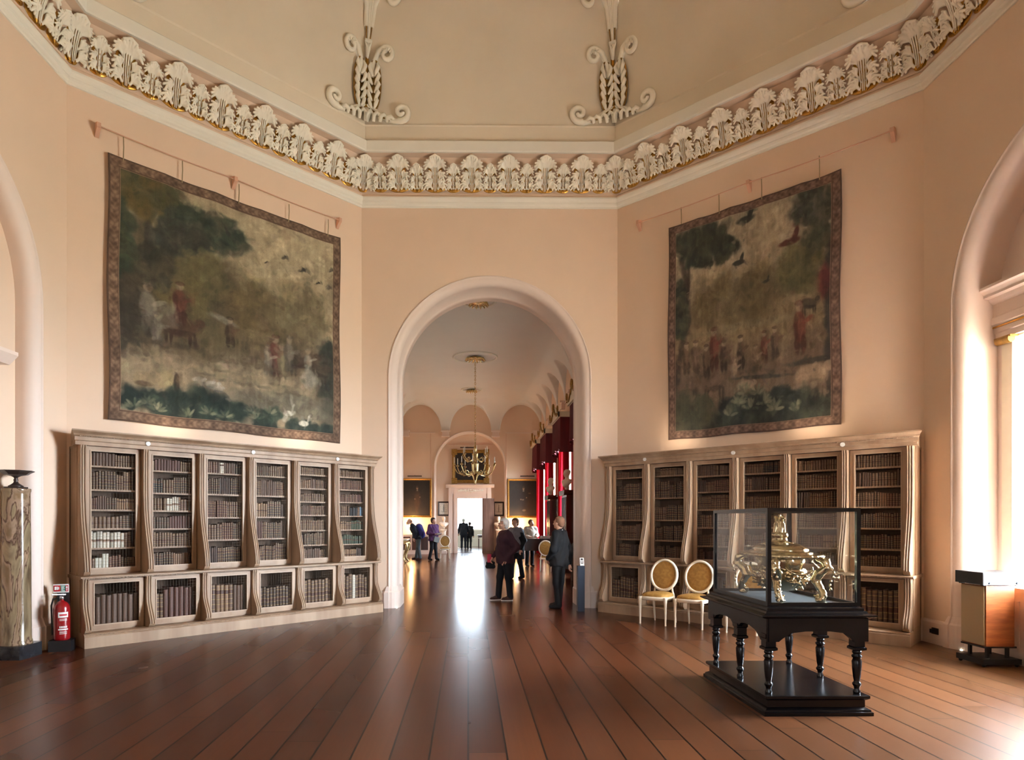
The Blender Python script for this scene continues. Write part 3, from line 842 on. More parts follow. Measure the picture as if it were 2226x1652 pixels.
# doorcase, overdoor and door leaf at the gallery end
n_tr += 1
mb = MB(); y = 32.4
for a, b in ((-.75, -.53), (.70, .92)): mb.box(a, b, y - .06, y, 0, 2.96); mb.box(a + .04, b - .04, y - .08, y - .06, 0, 2.9)
mb.box(-.53, .70, y - .06, y, 2.745, 2.96)
for a, b in ((-.98, -.78), (.95, 1.15)): mb.box(a, b, y - .10, y, 0, 3.28)
mb.box(-.98, 1.15, y - .08, y, 2.96, 3.28)
mb.prism([(y, 3.27), (y - .12, 3.27), (y - .17, 3.33), (y - .26, 3.37), (y - .26, 3.42), (y, 3.46)], 'x', -1.12, 1.30)
t = tag(mb.build('trim_%d' % n_tr, M['rose_paint']), kind='structure')
pr = []
rs = random.Random(3)
for i in range(26):
    x = (i - 12.5) * .048; w_ = math.exp(-(x / .3) ** 2)
    for q in range(2):
        pr.append(('e', (x + rs.uniform(-.02, .02), 0, (q - .5) * .09 * w_ + rs.uniform(-.03, .03)), (rs.uniform(.02, .045), .03, rs.uniform(.02, .04)), .005))
obj('carved_garland', sdf_mesh('carved_garland', pr, .012, .006, M['white_plaster']), t, Matrix.Translation((.10, y - .09, 3.13)))
T = TR(.70, 32.42, 0, -.12)
mb = MB(); mb.box(0, .60, -.02, .03, .01, 2.73, TR(.70, 32.33, 0, -.10))
for a, b in ((.15, .9), (1.0, 1.75), (1.85, 2.6)): mb.box(.08, .52, -.03, -.02, a, b, TR(.70, 32.33, 0, -.10))
tag(mb.build('door_2', M['taupe_door']), kind='structure')
# ------------------------------------------------------------------ bookcases
BC = [.455 + .753 * i for i in range(6)]
SX = [.0785 + .753 * j for j in range(7)]
OPH = .268
def row_fr(side, bay):
    if side == 'left':
        return [(.127, .331, .503, .667, .836), (.139, .344, .505, .672, .839), (.135, .339, .565, .784), (.136, .34, .558, .782), (.095, .245, .39, .535, .702, .862), (.097, .242, .384, .542, .70, .865)][bay]
    return [(.10, .35, .59, .81), (.10, .345, .59, .815), (.125, .295, .48, .67, .865), (.125, .295, .475, .665, .85), (.125, .295, .475, .665, .85), (.125, .295, .475, .665, .85)][bay]
ZU0, ZU1 = .975, 2.49
def scroll_prof(z0, z1, nt, nb, nback):
    """S-shaped bracket: slim at the top, swelling to a rounded scroll at the foot; points (y=-n, z)"""
    P = [(-nback, z0)]
    h = z1 - z0; r = min(.075, h * .1)
    pts = []
    for i in range(7):
        t = PI * .5 + PI * .5 * i / 6
        pts.append((nb - r + r * math.cos(PI * 1.5 + PI * .5 * i / 6), z0 + r + r * math.sin(PI * 1.5 + PI * .5 * i / 6)))
    for i in range(1, 17):
        t = i / 16
        s = t * t * (3 - 2 * t)
        n = nb + (nt - nb) * min(1, s * 1.0) - .03 * math.sin(PI * min(1, t * 1.15)) * (t < .87)
        pts.append((n, z0 + r + (h - r) * (.02 + .60 * t)))
    pts.append((nt, z1 - .05)); pts.append((nt + .012, z1 - .03)); pts.append((nt + .012, z1))
    return P + [(-n, z) for n, z in pts] + [(-nback, z1)]
def bookcase(k, side, label):
    F = wall_frame(k)
    root = thing('bookcase', label, 'bookcase', F)
    oak, bead = M['oak'], M['oak_bead']
    two = [oak, bead, M['dark_back']]
    x0, x1 = .03, S - .03
    mb = MB()
    mb.prism([(0, 0), (-.68, 0), (-.68, .135), (-.665, .15), (-.665, .16), (-.64, .175), (0, .175)], 'x', x0, x1)
    mb.mi = 1
    n = 260
    for i in range(n): 
        a = x0 + (x1 - x0) * (i + .2) / n; mb.box(a, a + (x1 - x0) / n * .55, -.675, -.66, .150, .163)
    mb.build('plinth', two, root)
    def carcass(name, z0, z1, nf, divs):
        mb = MB()
        mb.mi = 2; mb.box(x0, x1, -.04, -.005, z0, z1)
        mb.mi = 0
        for x in divs: mb.box(x - .045, x + .045, -nf, -.04, z0, z1)
        mb.box(x0, x1, -nf, -.04, z0, z0 + .03); mb.box(x0, x1, -nf, -.04, z1 - .03, z1)
        mb.build(name, two, root)
    carcass('lower_carcass', .175, .85, .465, SX)
    carcass('upper_carcass', .89, 2.56, .33, SX)
    mb = MB()
    mb.prism([(0, .85), (-.56, .85), (-.585, .862), (-.60, .868), (-.60, .882), (-.585, .89), (0, .89)], 'x', x0 - .02, x1 + .02)
    mb.mi = 1
    for i in range(n):
        a = x0 + (x1 - x0) * (i + .2) / n; mb.box(a, a + (x1 - x0) / n * .55, -.59, -.575, .853, .864)
    mb.build('ledge', two, root)
    # cornice
    mb = MB(); e = .07
    cp = [(-.08, 2.555), (-.42, 2.555), (-.42, 2.60), (-.44, 2.612), (-.44, 2.655), (-.455, 2.665), (-.47, 2.672), (-.48, 2.69), (-.515, 2.712), (-.53, 2.722), (-.53, 2.738), (-.08, 2.738)]
    nn = len(cp)
    rows = []
    for sgn in (0, 1):
        rows.append([((x0 - e * (-p[0] - .36) / .12) if not sgn else (x1 + e * (-p[0] - .36) / .12), p[0], p[1]) if p[0] < -.36 else ((x0 if not sgn else x1), p[0], p[1]) for p in cp])
    v = rows[0] + rows[1]
    mb.add(v, [tuple(range(nn))[::-1], tuple(range(nn, 2 * nn))] + [(i, (i + 1) % nn, nn + (i + 1) % nn, nn + i) for i in range(nn)])
    mb.mi = 1
    for i in range(n):
        a = x0 + (x1 - x0) * (i + .2) / n
        mb.box(a, a + (x1 - x0) / n * .55, -.428, -.415, 2.60, 2.612); mb.box(a, a + (x1 - x0) / n * .55, -.472, -.455, 2.658, 2.668)
    mb.build('cornice', two, root)
    for x in ([SX[1] + .02, SX[3] + .02, SX[5] + .02] if side == 'left' else [SX[1] - .02, SX[3] - .02, SX[5] - .02]):
        d = MB(); d.smooth = False
        d.lathe([(.030, 0), (.030, .012)], 14, Matrix.Translation((x, -.443, 2.632)) @ Matrix.Rotation(PI / 2, 4, 'X'))
        tag(d.build('disc', M['white'], root), 'small white disc')
    for j, x in enumerate(SX):
        for z0, z1, nt, nb, nbk in ((.175, .85, .53, .672, .36), (.89, 2.555, .425, .625, .26)):
            P = scroll_prof(z0 + .002, z1 - .002, nt, nb, nbk)
            mb = MB(); w = .038
            mb.prism(P, 'x', x - w, x + w)
            mb.mi = 0
            front = P[1:-1]
            for dx in (-.028, 0, .028):
                mb.smooth = True
                mb.mi = 1 if dx == 0 else 0
                mb.tube([(x + dx, p[0] - .004, p[1]) for p in front[5:]], .009, 6)
                mb.smooth = False
            mb.build('scroll_bracket', two, root)
    # doors
    for i, c in enumerate(BC):
        for z0, z1, nf, a, b in ((.20, .835, .50, .262, .787), (.915, 2.545, .365, ZU0, ZU1)):
            mb = MB(); w = .327
            mb.box(c - w, c - OPH, -nf, -nf + .035, z0, z1); mb.box(c + OPH, c + w, -nf, -nf + .035, z0, z1)
            mb.box(c - OPH, c + OPH, -nf, -nf + .035, z0, a); mb.box(c - OPH, c + OPH, -nf, -nf + .035, b, z1)
            mb.mi = 1
            t = .011; f = -nf - .008
            mb.box(c - OPH - t, c - OPH + .003, f, -nf + .01, a - t, b + t); mb.box(c + OPH - .003, c + OPH + t, f, -nf + .01, a - t, b + t)
            mb.box(c - OPH, c + OPH, f, -nf + .01, a - t, a + .003); mb.box(c - OPH, c + OPH, f, -nf + .01, b - .003, b + t)
            d = mb.build('door', two, root)
            g = MB(); r = .0009
            nx = 14; nz = int((b - a) / .04)
            for q in range(1, nx):
                x = c - OPH + 2 * OPH * q / nx; g.box(x - r, x + r, -nf + .019, -nf + .021, a, b)
            for q in range(1, nz):
                z = a + (b - a) * q / nz; g.box(c - OPH, c + OPH, -nf + .0175, -nf + .0195, z - r, z + r)
            g.build('wire_lattice', M['wire'], d)
        for fr in row_fr(side, i):
            z = ZU1 - (ZU1 - ZU0) * fr
            mb = MB(); mb.box(c - .325, c + .325, -.305, -.04, z - .011, z + .011)
            mb.mi = 0
            for q in range(22):
                a = c - .26 + .52 * q / 22; mb.box(a, a + .012, -.307, -.305, z - .009, z + .009)
            mb.build('shelf', two, root)
    return root
bookcase(7, 'left', 'pale limed oak bookcase with curved brackets along the left diagonal wall')
bookcase(1, 'right', 'shadowed oak bookcase with curved brackets along the right wall behind the showcase')

# ------------------------------------------------------------------ books
BCOL = {'dark brown': (80, 60, 50), 'brown': (108, 82, 66), 'reddish brown': (102, 66, 56), 'tan': (142, 110, 84), 'cream': (222, 216, 198), 'grey vellum': (168, 164, 148),
        'green': (50, 74, 62), 'blue': (120, 150, 178), 'black': (44, 40, 42)}
BM = {}
for n_, c_ in BCOL.items(): BM[n_] = mat('leather_' + n_.replace(' ', '_'), c_, 0.55, var=0.3, scale=30)
M['gilt_tool'] = mat('gilt_tooling', (176, 146, 92), 0.45, 0.35)
M['page'] = mat('page_edges', (188, 170, 138), 0.8)
M['book_label'] = mat('morocco_label', (78, 46, 36), 0.5)
M['pale_tool'] = mat('ink_tooling', (150, 128, 104), 0.6)
def book_unit(mb, style, T=None):
    """unit book: x thickness 0..1, y depth (spine at y=0 facing -y) 0..1, z height 0..1; materials 0 leather 1 tooling 2 pages 3 label"""
    arc = [(0, .10), (.10, .035), (.3, .005), (.5, 0), (.7, .005), (.9, .035), (1, .10)]
    zs = [0, .05, .06, .2, .215, .36, .375, .40, .52, .535, .68, .695, .83, .845, .94, .95, 1]
    tool = {(.05, .06), (.94, .95)} | ({(.2, .215), (.36, .375), (.52, .535), (.68, .695), (.83, .845)} if style in (1, 2) else set())
    lab = {(.40, .52)} if style == 2 else set()
    for a, b in zip(zs[:-1], zs[1:]):
        if (a, b) == (.375, .40): pass
        mb.mi = 1 if (a, b) in tool and style > 0 else (3 if (a, b) in lab or ((a, b) == (.695, .83) and style == 1) else 0)
        off = -.02 if (a, b) in ((.2, .215), (.36, .375), (.52, .535), (.68, .695), (.83, .845)) else 0
        mb.grid([[(x, y + off, a) for x, y in arc], [(x, y + off, b) for x, y in arc]], False, T)
    mb.mi = 0
    mb.quad((0, 1, 0), (0, .10, 0), (0, .10, 1), (0, 1, 1), T); mb.quad((1, .10, 0), (1, 1, 0), (1, 1, 1), (1, .10, 1), T)
    mb.mi = 2
    mb.add([(x, y, .97) for x, y in arc] + [(1, 1, .97), (0, 1, .97)], [tuple(range(9))], T)
BOOKMESH = {}
def book_mesh(colr, style):
    if (colr, style) not in BOOKMESH:
        mb = MB(); book_unit(mb, style)
        tool = M['gilt_tool'] if colr not in ('cream', 'grey vellum') else M['pale_tool']
        BOOKMESH[(colr, style)] = mb.mesh('leather_book', [BM[colr], tool, M['page'], M['book_label'] if colr != 'cream' else BM['tan']])
    return BOOKMESH[(colr, style)]
ORD = ['first', 'second', 'third', 'fourth', 'fifth', 'sixth', 'seventh', 'eighth', 'ninth', 'tenth', 'eleventh', 'twelfth', 'thirteenth', 'fourteenth', 'fifteenth', 'sixteenth', 'seventeenth', 'eighteenth', 'nineteenth', 'twentieth', 'twenty-first', 'twenty-second', 'twenty-third', 'twenty-fourth', 'twenty-fifth']
BAYN = ['leftmost', 'second', 'third', 'fourth', 'fifth', 'rightmost']
stuff = MB(); stuff_cols = list(BCOL); STM = [BM[c] for c in stuff_cols] + [M['gilt_tool'], M['page'], M['book_label']]
def place_row(side, bay, row, z, zt, nf, individual, lower=False):
    k = 7 if side == 'left' else 1
    F = wall_frame(k); c = BC[bay]
    rs = random.Random(100 * bay + row * 7 + (5 if side == 'left' else 900))
    x = c - .30; end = c + (.27 if not lower else .29); hgt = zt - z
    sty = rs.choice([0, 1, 1, 2, 1]); base = rs.choice(['dark brown', 'brown', 'brown', 'reddish brown', 'dark brown', 'brown'])
    tw = rs.uniform(.027, .036) if not lower else rs.uniform(.048, .062)
    if side == 'left' and not lower and bay == 0 and row in (3, 4, 5): tw = .042
    hf = rs.uniform(.66, .86) if not lower else rs.uniform(.68, .78)
    if side == 'left' and lower: hf = [.66, .70, .70, .66, .72, .74][bay]
    i = 0; n_set = 0; names = []
    while x < end:
        if n_set <= 0:
            n_set = rs.randint(3, 9); colr = base if rs.random() < .6 else rs.choice(['dark brown', 'brown', 'reddish brown', 'tan', 'brown', 'brown'] + ([] if lower else ['black']))
            sty = rs.choice([0, 1, 1, 2, 2]); hs = hf * rs.uniform(.86, 1.1); ts = tw * rs.uniform(.85, 1.2)
        n_set -= 1
        t = ts * rs.uniform(.92, 1.08); h = hgt * min(.95, hs * rs.uniform(.95, 1.03)); cc, st = colr, sty
        if side == 'left' and not lower:
            if bay == 0 and row == 4 and x < c + .12 : cc, st = ('cream', 2) if i not in (3, 7) else ('grey vellum', 2)
            if bay == 0 and row == 5 and c - .24 < x < c - .05: cc, st = 'cream', 0; h = hgt * (.62 if x < c - .12 else .8)
            if bay == 1 and row == 2 and c - .10 < x < c + .10: cc, st = 'cream', 2
            if bay == 2 and row == 0 and abs(x - c + .03) < .02: cc, st = 'cream', 1
            if bay == 5 and row == 3 and x > c + .2: cc, st = 'blue', 0
            if bay == 5 and row == 5: cc, st = 'green', 2
            if bay == 5 and row == 4 and x > c + .02: cc, st = 'green', 1
        if lower and side == 'left' and bay == 5 and i == 4: cc, st = 'cream', 0
        if lower and side == 'left' and bay == 2: cc = 'tan' if i in (2, 3, 4) else 'brown'
        if x + t > end + .02: break
        if rs.random() < .03: x += .015
        dep = rs.uniform(.14, .17) if not lower else rs.uniform(.24, .28)
        lean = 0
        ydev = rs.uniform(0, .012)
        T = Matrix.Translation((x, -nf + ydev, z + .0005)) @ Matrix.Rotation(lean, 4, 'Y') @ Matrix.Diagonal((t * .96, dep, h, 1))
        if individual:
            o = obj('leather_book', book_mesh(cc, st), None, F @ T)
            fin = {0: 'plain', 1: 'gilt-banded', 2: 'gilt-banded labelled'}[st]
            where = ('lower cupboard' if lower else ORD[row] + ' shelf down')
            lab = '%s %s book, %s from left, %s, %s bay of %s bookcase' % (fin, cc, ORD[min(i, 24)], where, BAYN[bay], side)
            tag(o, lab, 'book', 'books on the %s of the %s bay, %s bookcase' % (where, BAYN[bay], side))
        else:
            m0 = len(stuff.m)
            book_unit(stuff, st, F @ T)
            ci = stuff_cols.index(cc)
            for q in range(m0, len(stuff.m)):
                stuff.m[q] = {0: ci, 1: len(stuff_cols), 2: len(stuff_cols) + 1, 3: len(stuff_cols) + 2}[stuff.m[q]]
        x += t; i += 1
for side in ('left', 'right'):
    for bay in range(6):
        fr = row_fr(side, bay)
        zb = [ZU1 - (ZU1 - ZU0) * f + .011 for f in fr] + [.921]
        zt = [2.50] + [ZU1 - (ZU1 - ZU0) * f - .011 for f in fr]
        ind = (side == 'left' and bay < 2) or (side == 'right' and bay == 5)
        for r in range(len(zb)): place_row(side, bay, r, zb[r], zt[r], .285, ind)
        place_row(side, bay, 0, .2055, .80, .44, side == 'left', True)
o = stuff.build('old_books', STM)
tag(o, 'rows of old brown leather books filling the remaining bays of both bookcases', 'books', kind='stuff')

# ------------------------------------------------------------------ painted cloth
def vnoise(shape, fy, fx, seed, octs=4):
    rg = np.random.RandomState(seed); out = np.zeros(shape); amp = 1; tot = 0
    for o_ in range(octs):
        gy, gx = int(fy * 2 ** o_) + 2, int(fx * 2 ** o_) + 2
        G = rg.rand(gy + 1, gx + 1)
        yy = np.linspace(0, gy - 1.001, shape[0]); xx = np.linspace(0, gx - 1.001, shape[1])
        iy = yy.astype(int); ix = xx.astype(int); ty = (yy - iy)[:, None]; tx = (xx - ix)[None, :]
        ty = ty * ty * (3 - 2 * ty); tx = tx * tx * (3 - 2 * tx)
        out += amp * ((G[iy][:, ix] * (1 - tx) + G[iy][:, ix + 1] * tx) * (1 - ty) + (G[iy + 1][:, ix] * (1 - tx) + G[iy + 1][:, ix + 1] * tx) * ty)
        tot += amp; amp *= .55
    return out / tot
class Paint:
    def __init__(s, ny, nx, seed):
        s.ny, s.nx = ny, nx
        s.V, s.U = np.meshgrid(np.linspace(0, 1, ny), np.linspace(0, 1, nx), indexing='ij')
        s.C = np.zeros((ny, nx, 3)); s.rg = np.random.RandomState(seed)
        s.wu = (vnoise((ny, nx), 14, 14, seed + 1, 4) - .5) * .05; s.wv = (vnoise((ny, nx), 14, 14, seed + 2, 4) - .5) * .05
        s.fine = vnoise((ny, nx), 40, 40, seed + 3, 3) - .5
    def fill(s, f): s.C[:] = f
    def blob(s, cx, cy, rx, ry, rgb, a=1.0, soft=.35, warp=1.0, rot=0.0):
        m = max(rx, ry) * 1.6 + .03
        i0, i1 = max(0, int((cy - m) * s.ny)), min(s.ny, int((cy + m) * s.ny) + 1)
        j0, j1 = max(0, int((cx - m) * s.nx)), min(s.nx, int((cx + m) * s.nx) + 1)
        if i0 >= i1 or j0 >= j1: return
        sl = np.s_[i0:i1, j0:j1]
        du = s.U[sl] - cx + s.wu[sl] * warp; dv = s.V[sl] - cy + s.wv[sl] * warp
        if rot: du, dv = du * math.cos(rot) + dv * math.sin(rot), -du * math.sin(rot) + dv * math.cos(rot)
        d = np.sqrt((du / rx) ** 2 + (dv / ry) ** 2)
        w = np.clip((1 + soft - d) / (2 * soft), 0, 1); w = (w * w * (3 - 2 * w) * a)[..., None]
        s.C[sl] = s.C[sl] * (1 - w) + np.array(rgb, float) * w
    def cluster(s, cx, cy, rx, ry, n, r, cols, a=.6):
        for _ in range(n):
            t = s.rg.rand() * 2 * PI; q = math.sqrt(s.rg.rand())
            c = cols[s.rg.randint(len(cols))]; rr = r * (.5 + s.rg.rand())
            s.blob(cx + rx * q * math.cos(t), cy + ry * q * math.sin(t), rr * (1 + s.rg.rand() * .5), rr * .8, c, a, .5, .6, s.rg.rand() * 3)
    def line(s, pts, r, rgb, a=.9):
        for (x0, y0), (x1, y1) in zip(pts[:-1], pts[1:]):
            n = max(2, int(math.hypot(x1 - x0, y1 - y0) / (r * .8)))
            for i in range(n + 1):
                t = i / n; s.blob(x0 + (x1 - x0) * t, y0 + (y1 - y0) * t, r, r, rgb, a * .5, .5, .2)
    def figure(s, x, y, h, coat, skin=(176, 150, 122), legs=None, w=.3, a=.62):
        dk = tuple(v * .55 for v in coat)
        s.blob(x + .01, y + h * .45, h * w * .62, h * .50, (70, 58, 44), .35, .5, .4)
        s.blob(x, y + h * .50, h * w * .5, h * .30, coat, a, .25, .35)
        s.blob(x - h * .1, y + h * .52, h * .06, h * .22, dk, .5, .4, .3)
        s.blob(x + h * .2, y + h * .60, h * .15, h * .05, coat, a, .3, .3, .4)
        s.blob(x - h * .06, y + h * .17, h * .07, h * .2, legs or dk, a, .3, .3); s.blob(x + h * .09, y + h * .17, h * .07, h * .2, legs or dk, a, .3, .3)
        s.blob(x, y + h * .88, h * .09, h * .10, skin, a, .25, .2); s.blob(x, y + h * .95, h * .11, h * .05, dk, a * .8, .3, .2)
    def animal(s, x, y, l, col_, a=.75, legs=True, head=1):
        s.blob(x, y, l * .5, l * .26, col_, a, .25, .3); s.blob(x + head * l * .5, y + l * .16, l * .16, l * .12, col_, a, .25, .2)
        s.blob(x, y - l * .17, l * .4, l * .08, tuple(v * .62 for v in col_), a * .7, .4, .3)
        if legs:
            for q in (-.35, -.22, .25, .38): s.blob(x + q * l, y - l * .34, l * .045, l * .2, tuple(v * .7 for v in col_), a, .3, .2)
    def dabs(s, n, seed):
        rg = np.random.RandomState(seed)
        for _ in range(n):
            x, y = rg.rand(), rg.rand(); i, j = int(y * (s.ny - 1)), int(x * (s.nx - 1))
            c = s.C[i, j] * (.74 + .52 * rg.rand()) + rg.randn(3) * 3
            r = .004 + .008 * rg.rand()
            s.blob(x + rg.randn() * .012, y + rg.randn() * .012, r * (.5 + rg.rand()), r * (.6 + 1.6 * rg.rand()), c, .38, .4, .8, rg.rand() * 3)
    def border(s, w_, base, hi, lo, sx, sy):
        """woven leaf-and-ribbon border of width w_ (in u)"""
        wx, wy = w_ / sx, w_ / sy
        e = np.minimum(np.minimum(s.U, 1 - s.U) / wx, np.minimum(s.V, 1 - s.V) / wy)
        inb = e < 1
        along = np.where(np.minimum(s.U, 1 - s.U) / wx < np.minimum(s.V, 1 - s.V) / wy, s.V * sy, s.U * sx)
        pat = np.sin(along * 2 * PI / .19 + np.abs(e - .5) * 7) * .5 + np.sin(along * 2 * PI / .075 - np.abs(e - .5) * 11) * .35
        pat = pat + s.fine * 1.5
        t = np.clip(pat * .5 + .5, 0, 1)[..., None]
        c = np.array(base) + (np.array(hi) - np.array(base)) * np.clip(t * 2 - 1, 0, 1) + (np.array(lo) - np.array(base)) * np.clip(1 - t * 2, 0, 1)
        edge = ((e < .13) | ((e > .84) & (e < .93)))[..., None]
        c = np.where(edge, np.array(lo) * .9 + np.array(base) * .1, c)
        c = np.where(((e > .93) & (e < 1))[..., None], np.array(hi) * .95, c)
        s.C = np.where(inb[..., None], c, s.C)
    def out(s, gain=1.0, grain=.10):
        st = vnoise((s.ny, s.nx), 6, 90, 77, 3) - .5; gr = s.rg.rand(s.ny, s.nx) - .5
        g_ = s.C.mean(-1, keepdims=True); s.C = g_ + (s.C - g_) * .85
        C = s.C * (1 + .30 * (vnoise((s.ny, s.nx), 22, 22, 91, 4) - .5)[..., None]) * (1 + grain * 1.2 * s.fine + .16 * st + grain * gr)[..., None] * gain / 255.0
        C = np.clip(C, 0, 1)
        return np.where(C <= .04045, C / 12.92, ((C + .055) / 1.055) ** 2.4)
def tapestry(k, s0, s1, z0, z1, P, label, gain, wavy, cord_s, nm):
    F = wall_frame(k)
    U, V = P.U, P.V
    X = s0 + (s1 - s0) * U; Z = z0 + (z1 - z0) * V
    X = X + .012 * np.sin(V * 9) * (np.abs(U - .5) * 2) ** 3
    sagv = .02 * np.abs(np.sin(U * PI * 5)) * (V > .5) * (V - .5) * 2
    Z = Z - sagv * .6 + .008 * np.sin(U * 15 + 1) * (1 - V)
    Y = -.055 - .012 * np.sin(U * 21 + np.sin(V * 4)) * (1 - .3 * V) - .010 * (1 - V) * wavy * np.sin(U * 11 + 2) - .01 * np.sin(V * 8 + U * 5)
    me = paint_grid(nm, X, Y, Z, P.out(gain), M['tapestry'])
    o = obj(nm, me, None, F)
    tag(o, label, 'tapestry')
    md = o.modifiers.new('thickness', 'SOLIDIFY'); md.thickness = .012; md.offset = -1
    for cs_, top in cord_s:
        mb = MB(); mb.smooth = True
        mb.tube([(cs_, -.075, top), (cs_ + .004, -.072, (top + z1) / 2), (cs_, -.062, z1 - .05)], .0075, 6)
        mb.build('hanging_cord', M['ribbon'], o)
    return o

# left tapestry: pastoral market scene
P = Paint(440, 440, 5)
U, V = P.U, P.V
nz_ = vnoise(U.shape, 5, 5, 31, 5); n2 = vnoise(U.shape, 3, 12, 32, 4)
sky = np.array((186, 168, 132)); mid = np.array((118, 102, 78)); ground = np.array((160, 140, 110)); dk = np.array((48, 58, 50))
w = np.clip((V - .42) / .25 + (U - .55) * .9 + (nz_ - .5) * 1.6, 0, 1)[..., None]
C = mid * (1 - w) + sky * w
w = np.clip((.34 - V) / .07 + (nz_ - .5) * 1.5, 0, 1)[..., None]; C = C * (1 - w) + ground * w
w = np.clip((n2 - .5) * 3, 0, 1)[..., None] * .35; C = C * (1 - w) + np.array((92, 76, 60)) * w
P.fill(C)
P.cluster(.38, .52, .28, .16, 60, .06, [(96, 84, 62), (110, 98, 66), (86, 74, 58)], .45)
P.cluster(.26, .62, .14, .12, 40, .05, [(126, 112, 68), (112, 102, 66), (96, 88, 60)], .5)
P.cluster(.62, .50, .15, .12, 40, .05, [(118, 100, 64), (104, 88, 60)], .5)
P.cluster(.78, .58, .12, .10, 30, .05, [(130, 116, 84), (120, 106, 78)], .5)
P.line([(.115, .30), (.12, .55), (.105, .75), (.13, .98)], .032, (88, 78, 58))
P.line([(.145, .35), (.14, .6), (.135, .9)], .014, (52, 46, 40))
P.cluster(.12, .90, .14, .09, 90, .028, [(116, 96, 50), (92, 86, 54), (70, 72, 50)], .6)
P.cluster(.36, .83, .17, .065, 170, .02, [(56, 70, 54), (70, 76, 60), (44, 56, 46), (84, 82, 66)], .7)
P.cluster(.25, .76, .12, .06, 100, .02, [(70, 70, 58), (84, 78, 66), (58, 60, 52)], .65)
P.cluster(.16, .62, .07, .07, 80, .02, [(74, 66, 54), (60, 60, 50), (92, 82, 62)], .65)
P.cluster(.035, .66, .04, .22, 110, .022, [(46, 62, 50), (58, 68, 52), (74, 76, 54)], .7)
P.cluster(.05, .42, .06, .12, 60, .03, [(78, 68, 54), (66, 60, 50)], .6)
P.cluster(.95, .30, .05, .20, 80, .03, [(56, 62, 54), (78, 76, 62), (66, 62, 54)], .5)
for x, y, s_ in ((.71, .82, 1.2), (.80, .79, 1.6), (.95, .83, 1.5), (.88, .75, .8), (.94, .74, 1.2), (.62, .77, .7)):
    P.blob(x, y, .014 * s_, .005 * s_, (62, 58, 52), .85, .4, .2, .5); P.blob(x + .008, y + .004, .009 * s_, .004 * s_, (62, 58, 52), .85, .4, .2, -.6)
P.animal(.26, .41, .15, (92, 62, 48), .8); P.figure(.26, .42, .17, (124, 60, 54))
P.figure(.14, .36, .20, (182, 170, 148)); P.figure(.175, .31, .14, (160, 150, 132)); P.blob(.21, .44, .04, .05, (130, 118, 100), .6)
P.blob(.43, .47, .06, .014, (160, 150, 132), .7, .4, .4, -.2); P.figure(.46, .36, .13, (96, 70, 54))
P.animal(.57, .42, .16, (136, 116, 84), .65); P.animal(.60, .36, .12, (126, 106, 80), .6)
P.animal(.80, .37, .15, (86, 66, 54), .75); P.animal(.87, .33, .12, (96, 78, 64), .65)
P.figure(.665, .27, .19, (138, 58, 56)); P.figure(.70, .26, .17, (162, 148, 108)); P.figure(.63, .27, .14, (172, 160, 138)); P.figure(.735, .30, .17, (150, 140, 122))
P.figure(.83, .30, .13, (196, 188, 164)); P.blob(.83, .28, .035, .045, (174, 166, 146), .8)
for i in range(16):
    P.animal(.34 + .028 * i + P.rg.rand() * .02, .235 + P.rg.rand() * .04 - .002 * i, .075, ((150, 132, 102), (164, 146, 116), (138, 120, 94))[i % 3], .6, False, 1 if i % 2 else -1)
P.animal(.33, .20, .05, (184, 174, 154), .8); P.animal(.385, .19, .06, (190, 180, 160), .8); P.animal(.41, .175, .05, (178, 166, 146), .8)
P.blob(.125, .17, .045, .03, (158, 136, 100), .9, .15, .3); P.blob(.125, .155, .035, .01, (98, 78, 58), .8, .3, .3)
P.blob(.205, .18, .034, .042, (170, 150, 108), .9, .12, .2, .2); P.blob(.245, .175, .012, .04, (70, 54, 44), .8, .2, .2); P.blob(.165, .195, .02, .03, (150, 130, 98), .8, .2, .2)
P.blob(.20, .33, .14, .012, (84, 70, 54), .6, .4, .6); P.blob(.55, .30, .25, .012, (110, 94, 72), .5, .4, .6)
P.blob(.75, .15, .28, .05, (104, 100, 84), .7, .5, .8); P.blob(.80, .11, .2, .02, (122, 116, 96), .6, .4, .6)
P.cluster(.30, .09, .26, .05, 170, .022, [(44, 60, 52), (36, 48, 44), (60, 74, 60), (30, 40, 38)], .7)
P.cluster(.78, .045, .24, .035, 110, .02, [(46, 60, 54), (36, 48, 46), (60, 70, 60)], .7)
P.cluster(.62, .09, .08, .03, 40, .016, [(52, 68, 56), (74, 84, 68)], .7)
for cx_, cy_ in ((.14, .075), (.17, .055), (.29, .05), (.37, .065), (.56, .095), (.64, .10), (.58, .07), (.09, .06), (.44, .06)):
    for q in range(9):
        a_ = P.rg.rand() * PI; P.blob(cx_ + .022 * math.cos(a_), cy_ + .022 * math.sin(a_), .016, .005, ((150, 144, 112), (124, 126, 98), (100, 108, 84))[q % 3], .6, .3, .2, a_)
for cx_, cy_ in ((.73, .115), (.81, .075)):
    P.blob(cx_, cy_, .026, .013, (206, 200, 182), .95, .2, .1); P.line([(cx_ + .02, cy_ + .01), (cx_ + .026, cy_ + .035), (cx_ + .032, cy_ + .042)], .005, (206, 200, 182))
P.dabs(2600, 3)
P.border(.15, (130, 100, 78), (156, 124, 96), (100, 74, 58), 3.68, 3.6)
tapestry(7, .47, 4.17, 2.955, 6.575, P, 'large verdure tapestry with cattle, sheep and market figures on the left wall', .86, 1, [(.66, 6.86), (1.45, 6.84), (2.31, 6.82), (3.17, 6.81), (3.92, 6.81)], 'tapestry')

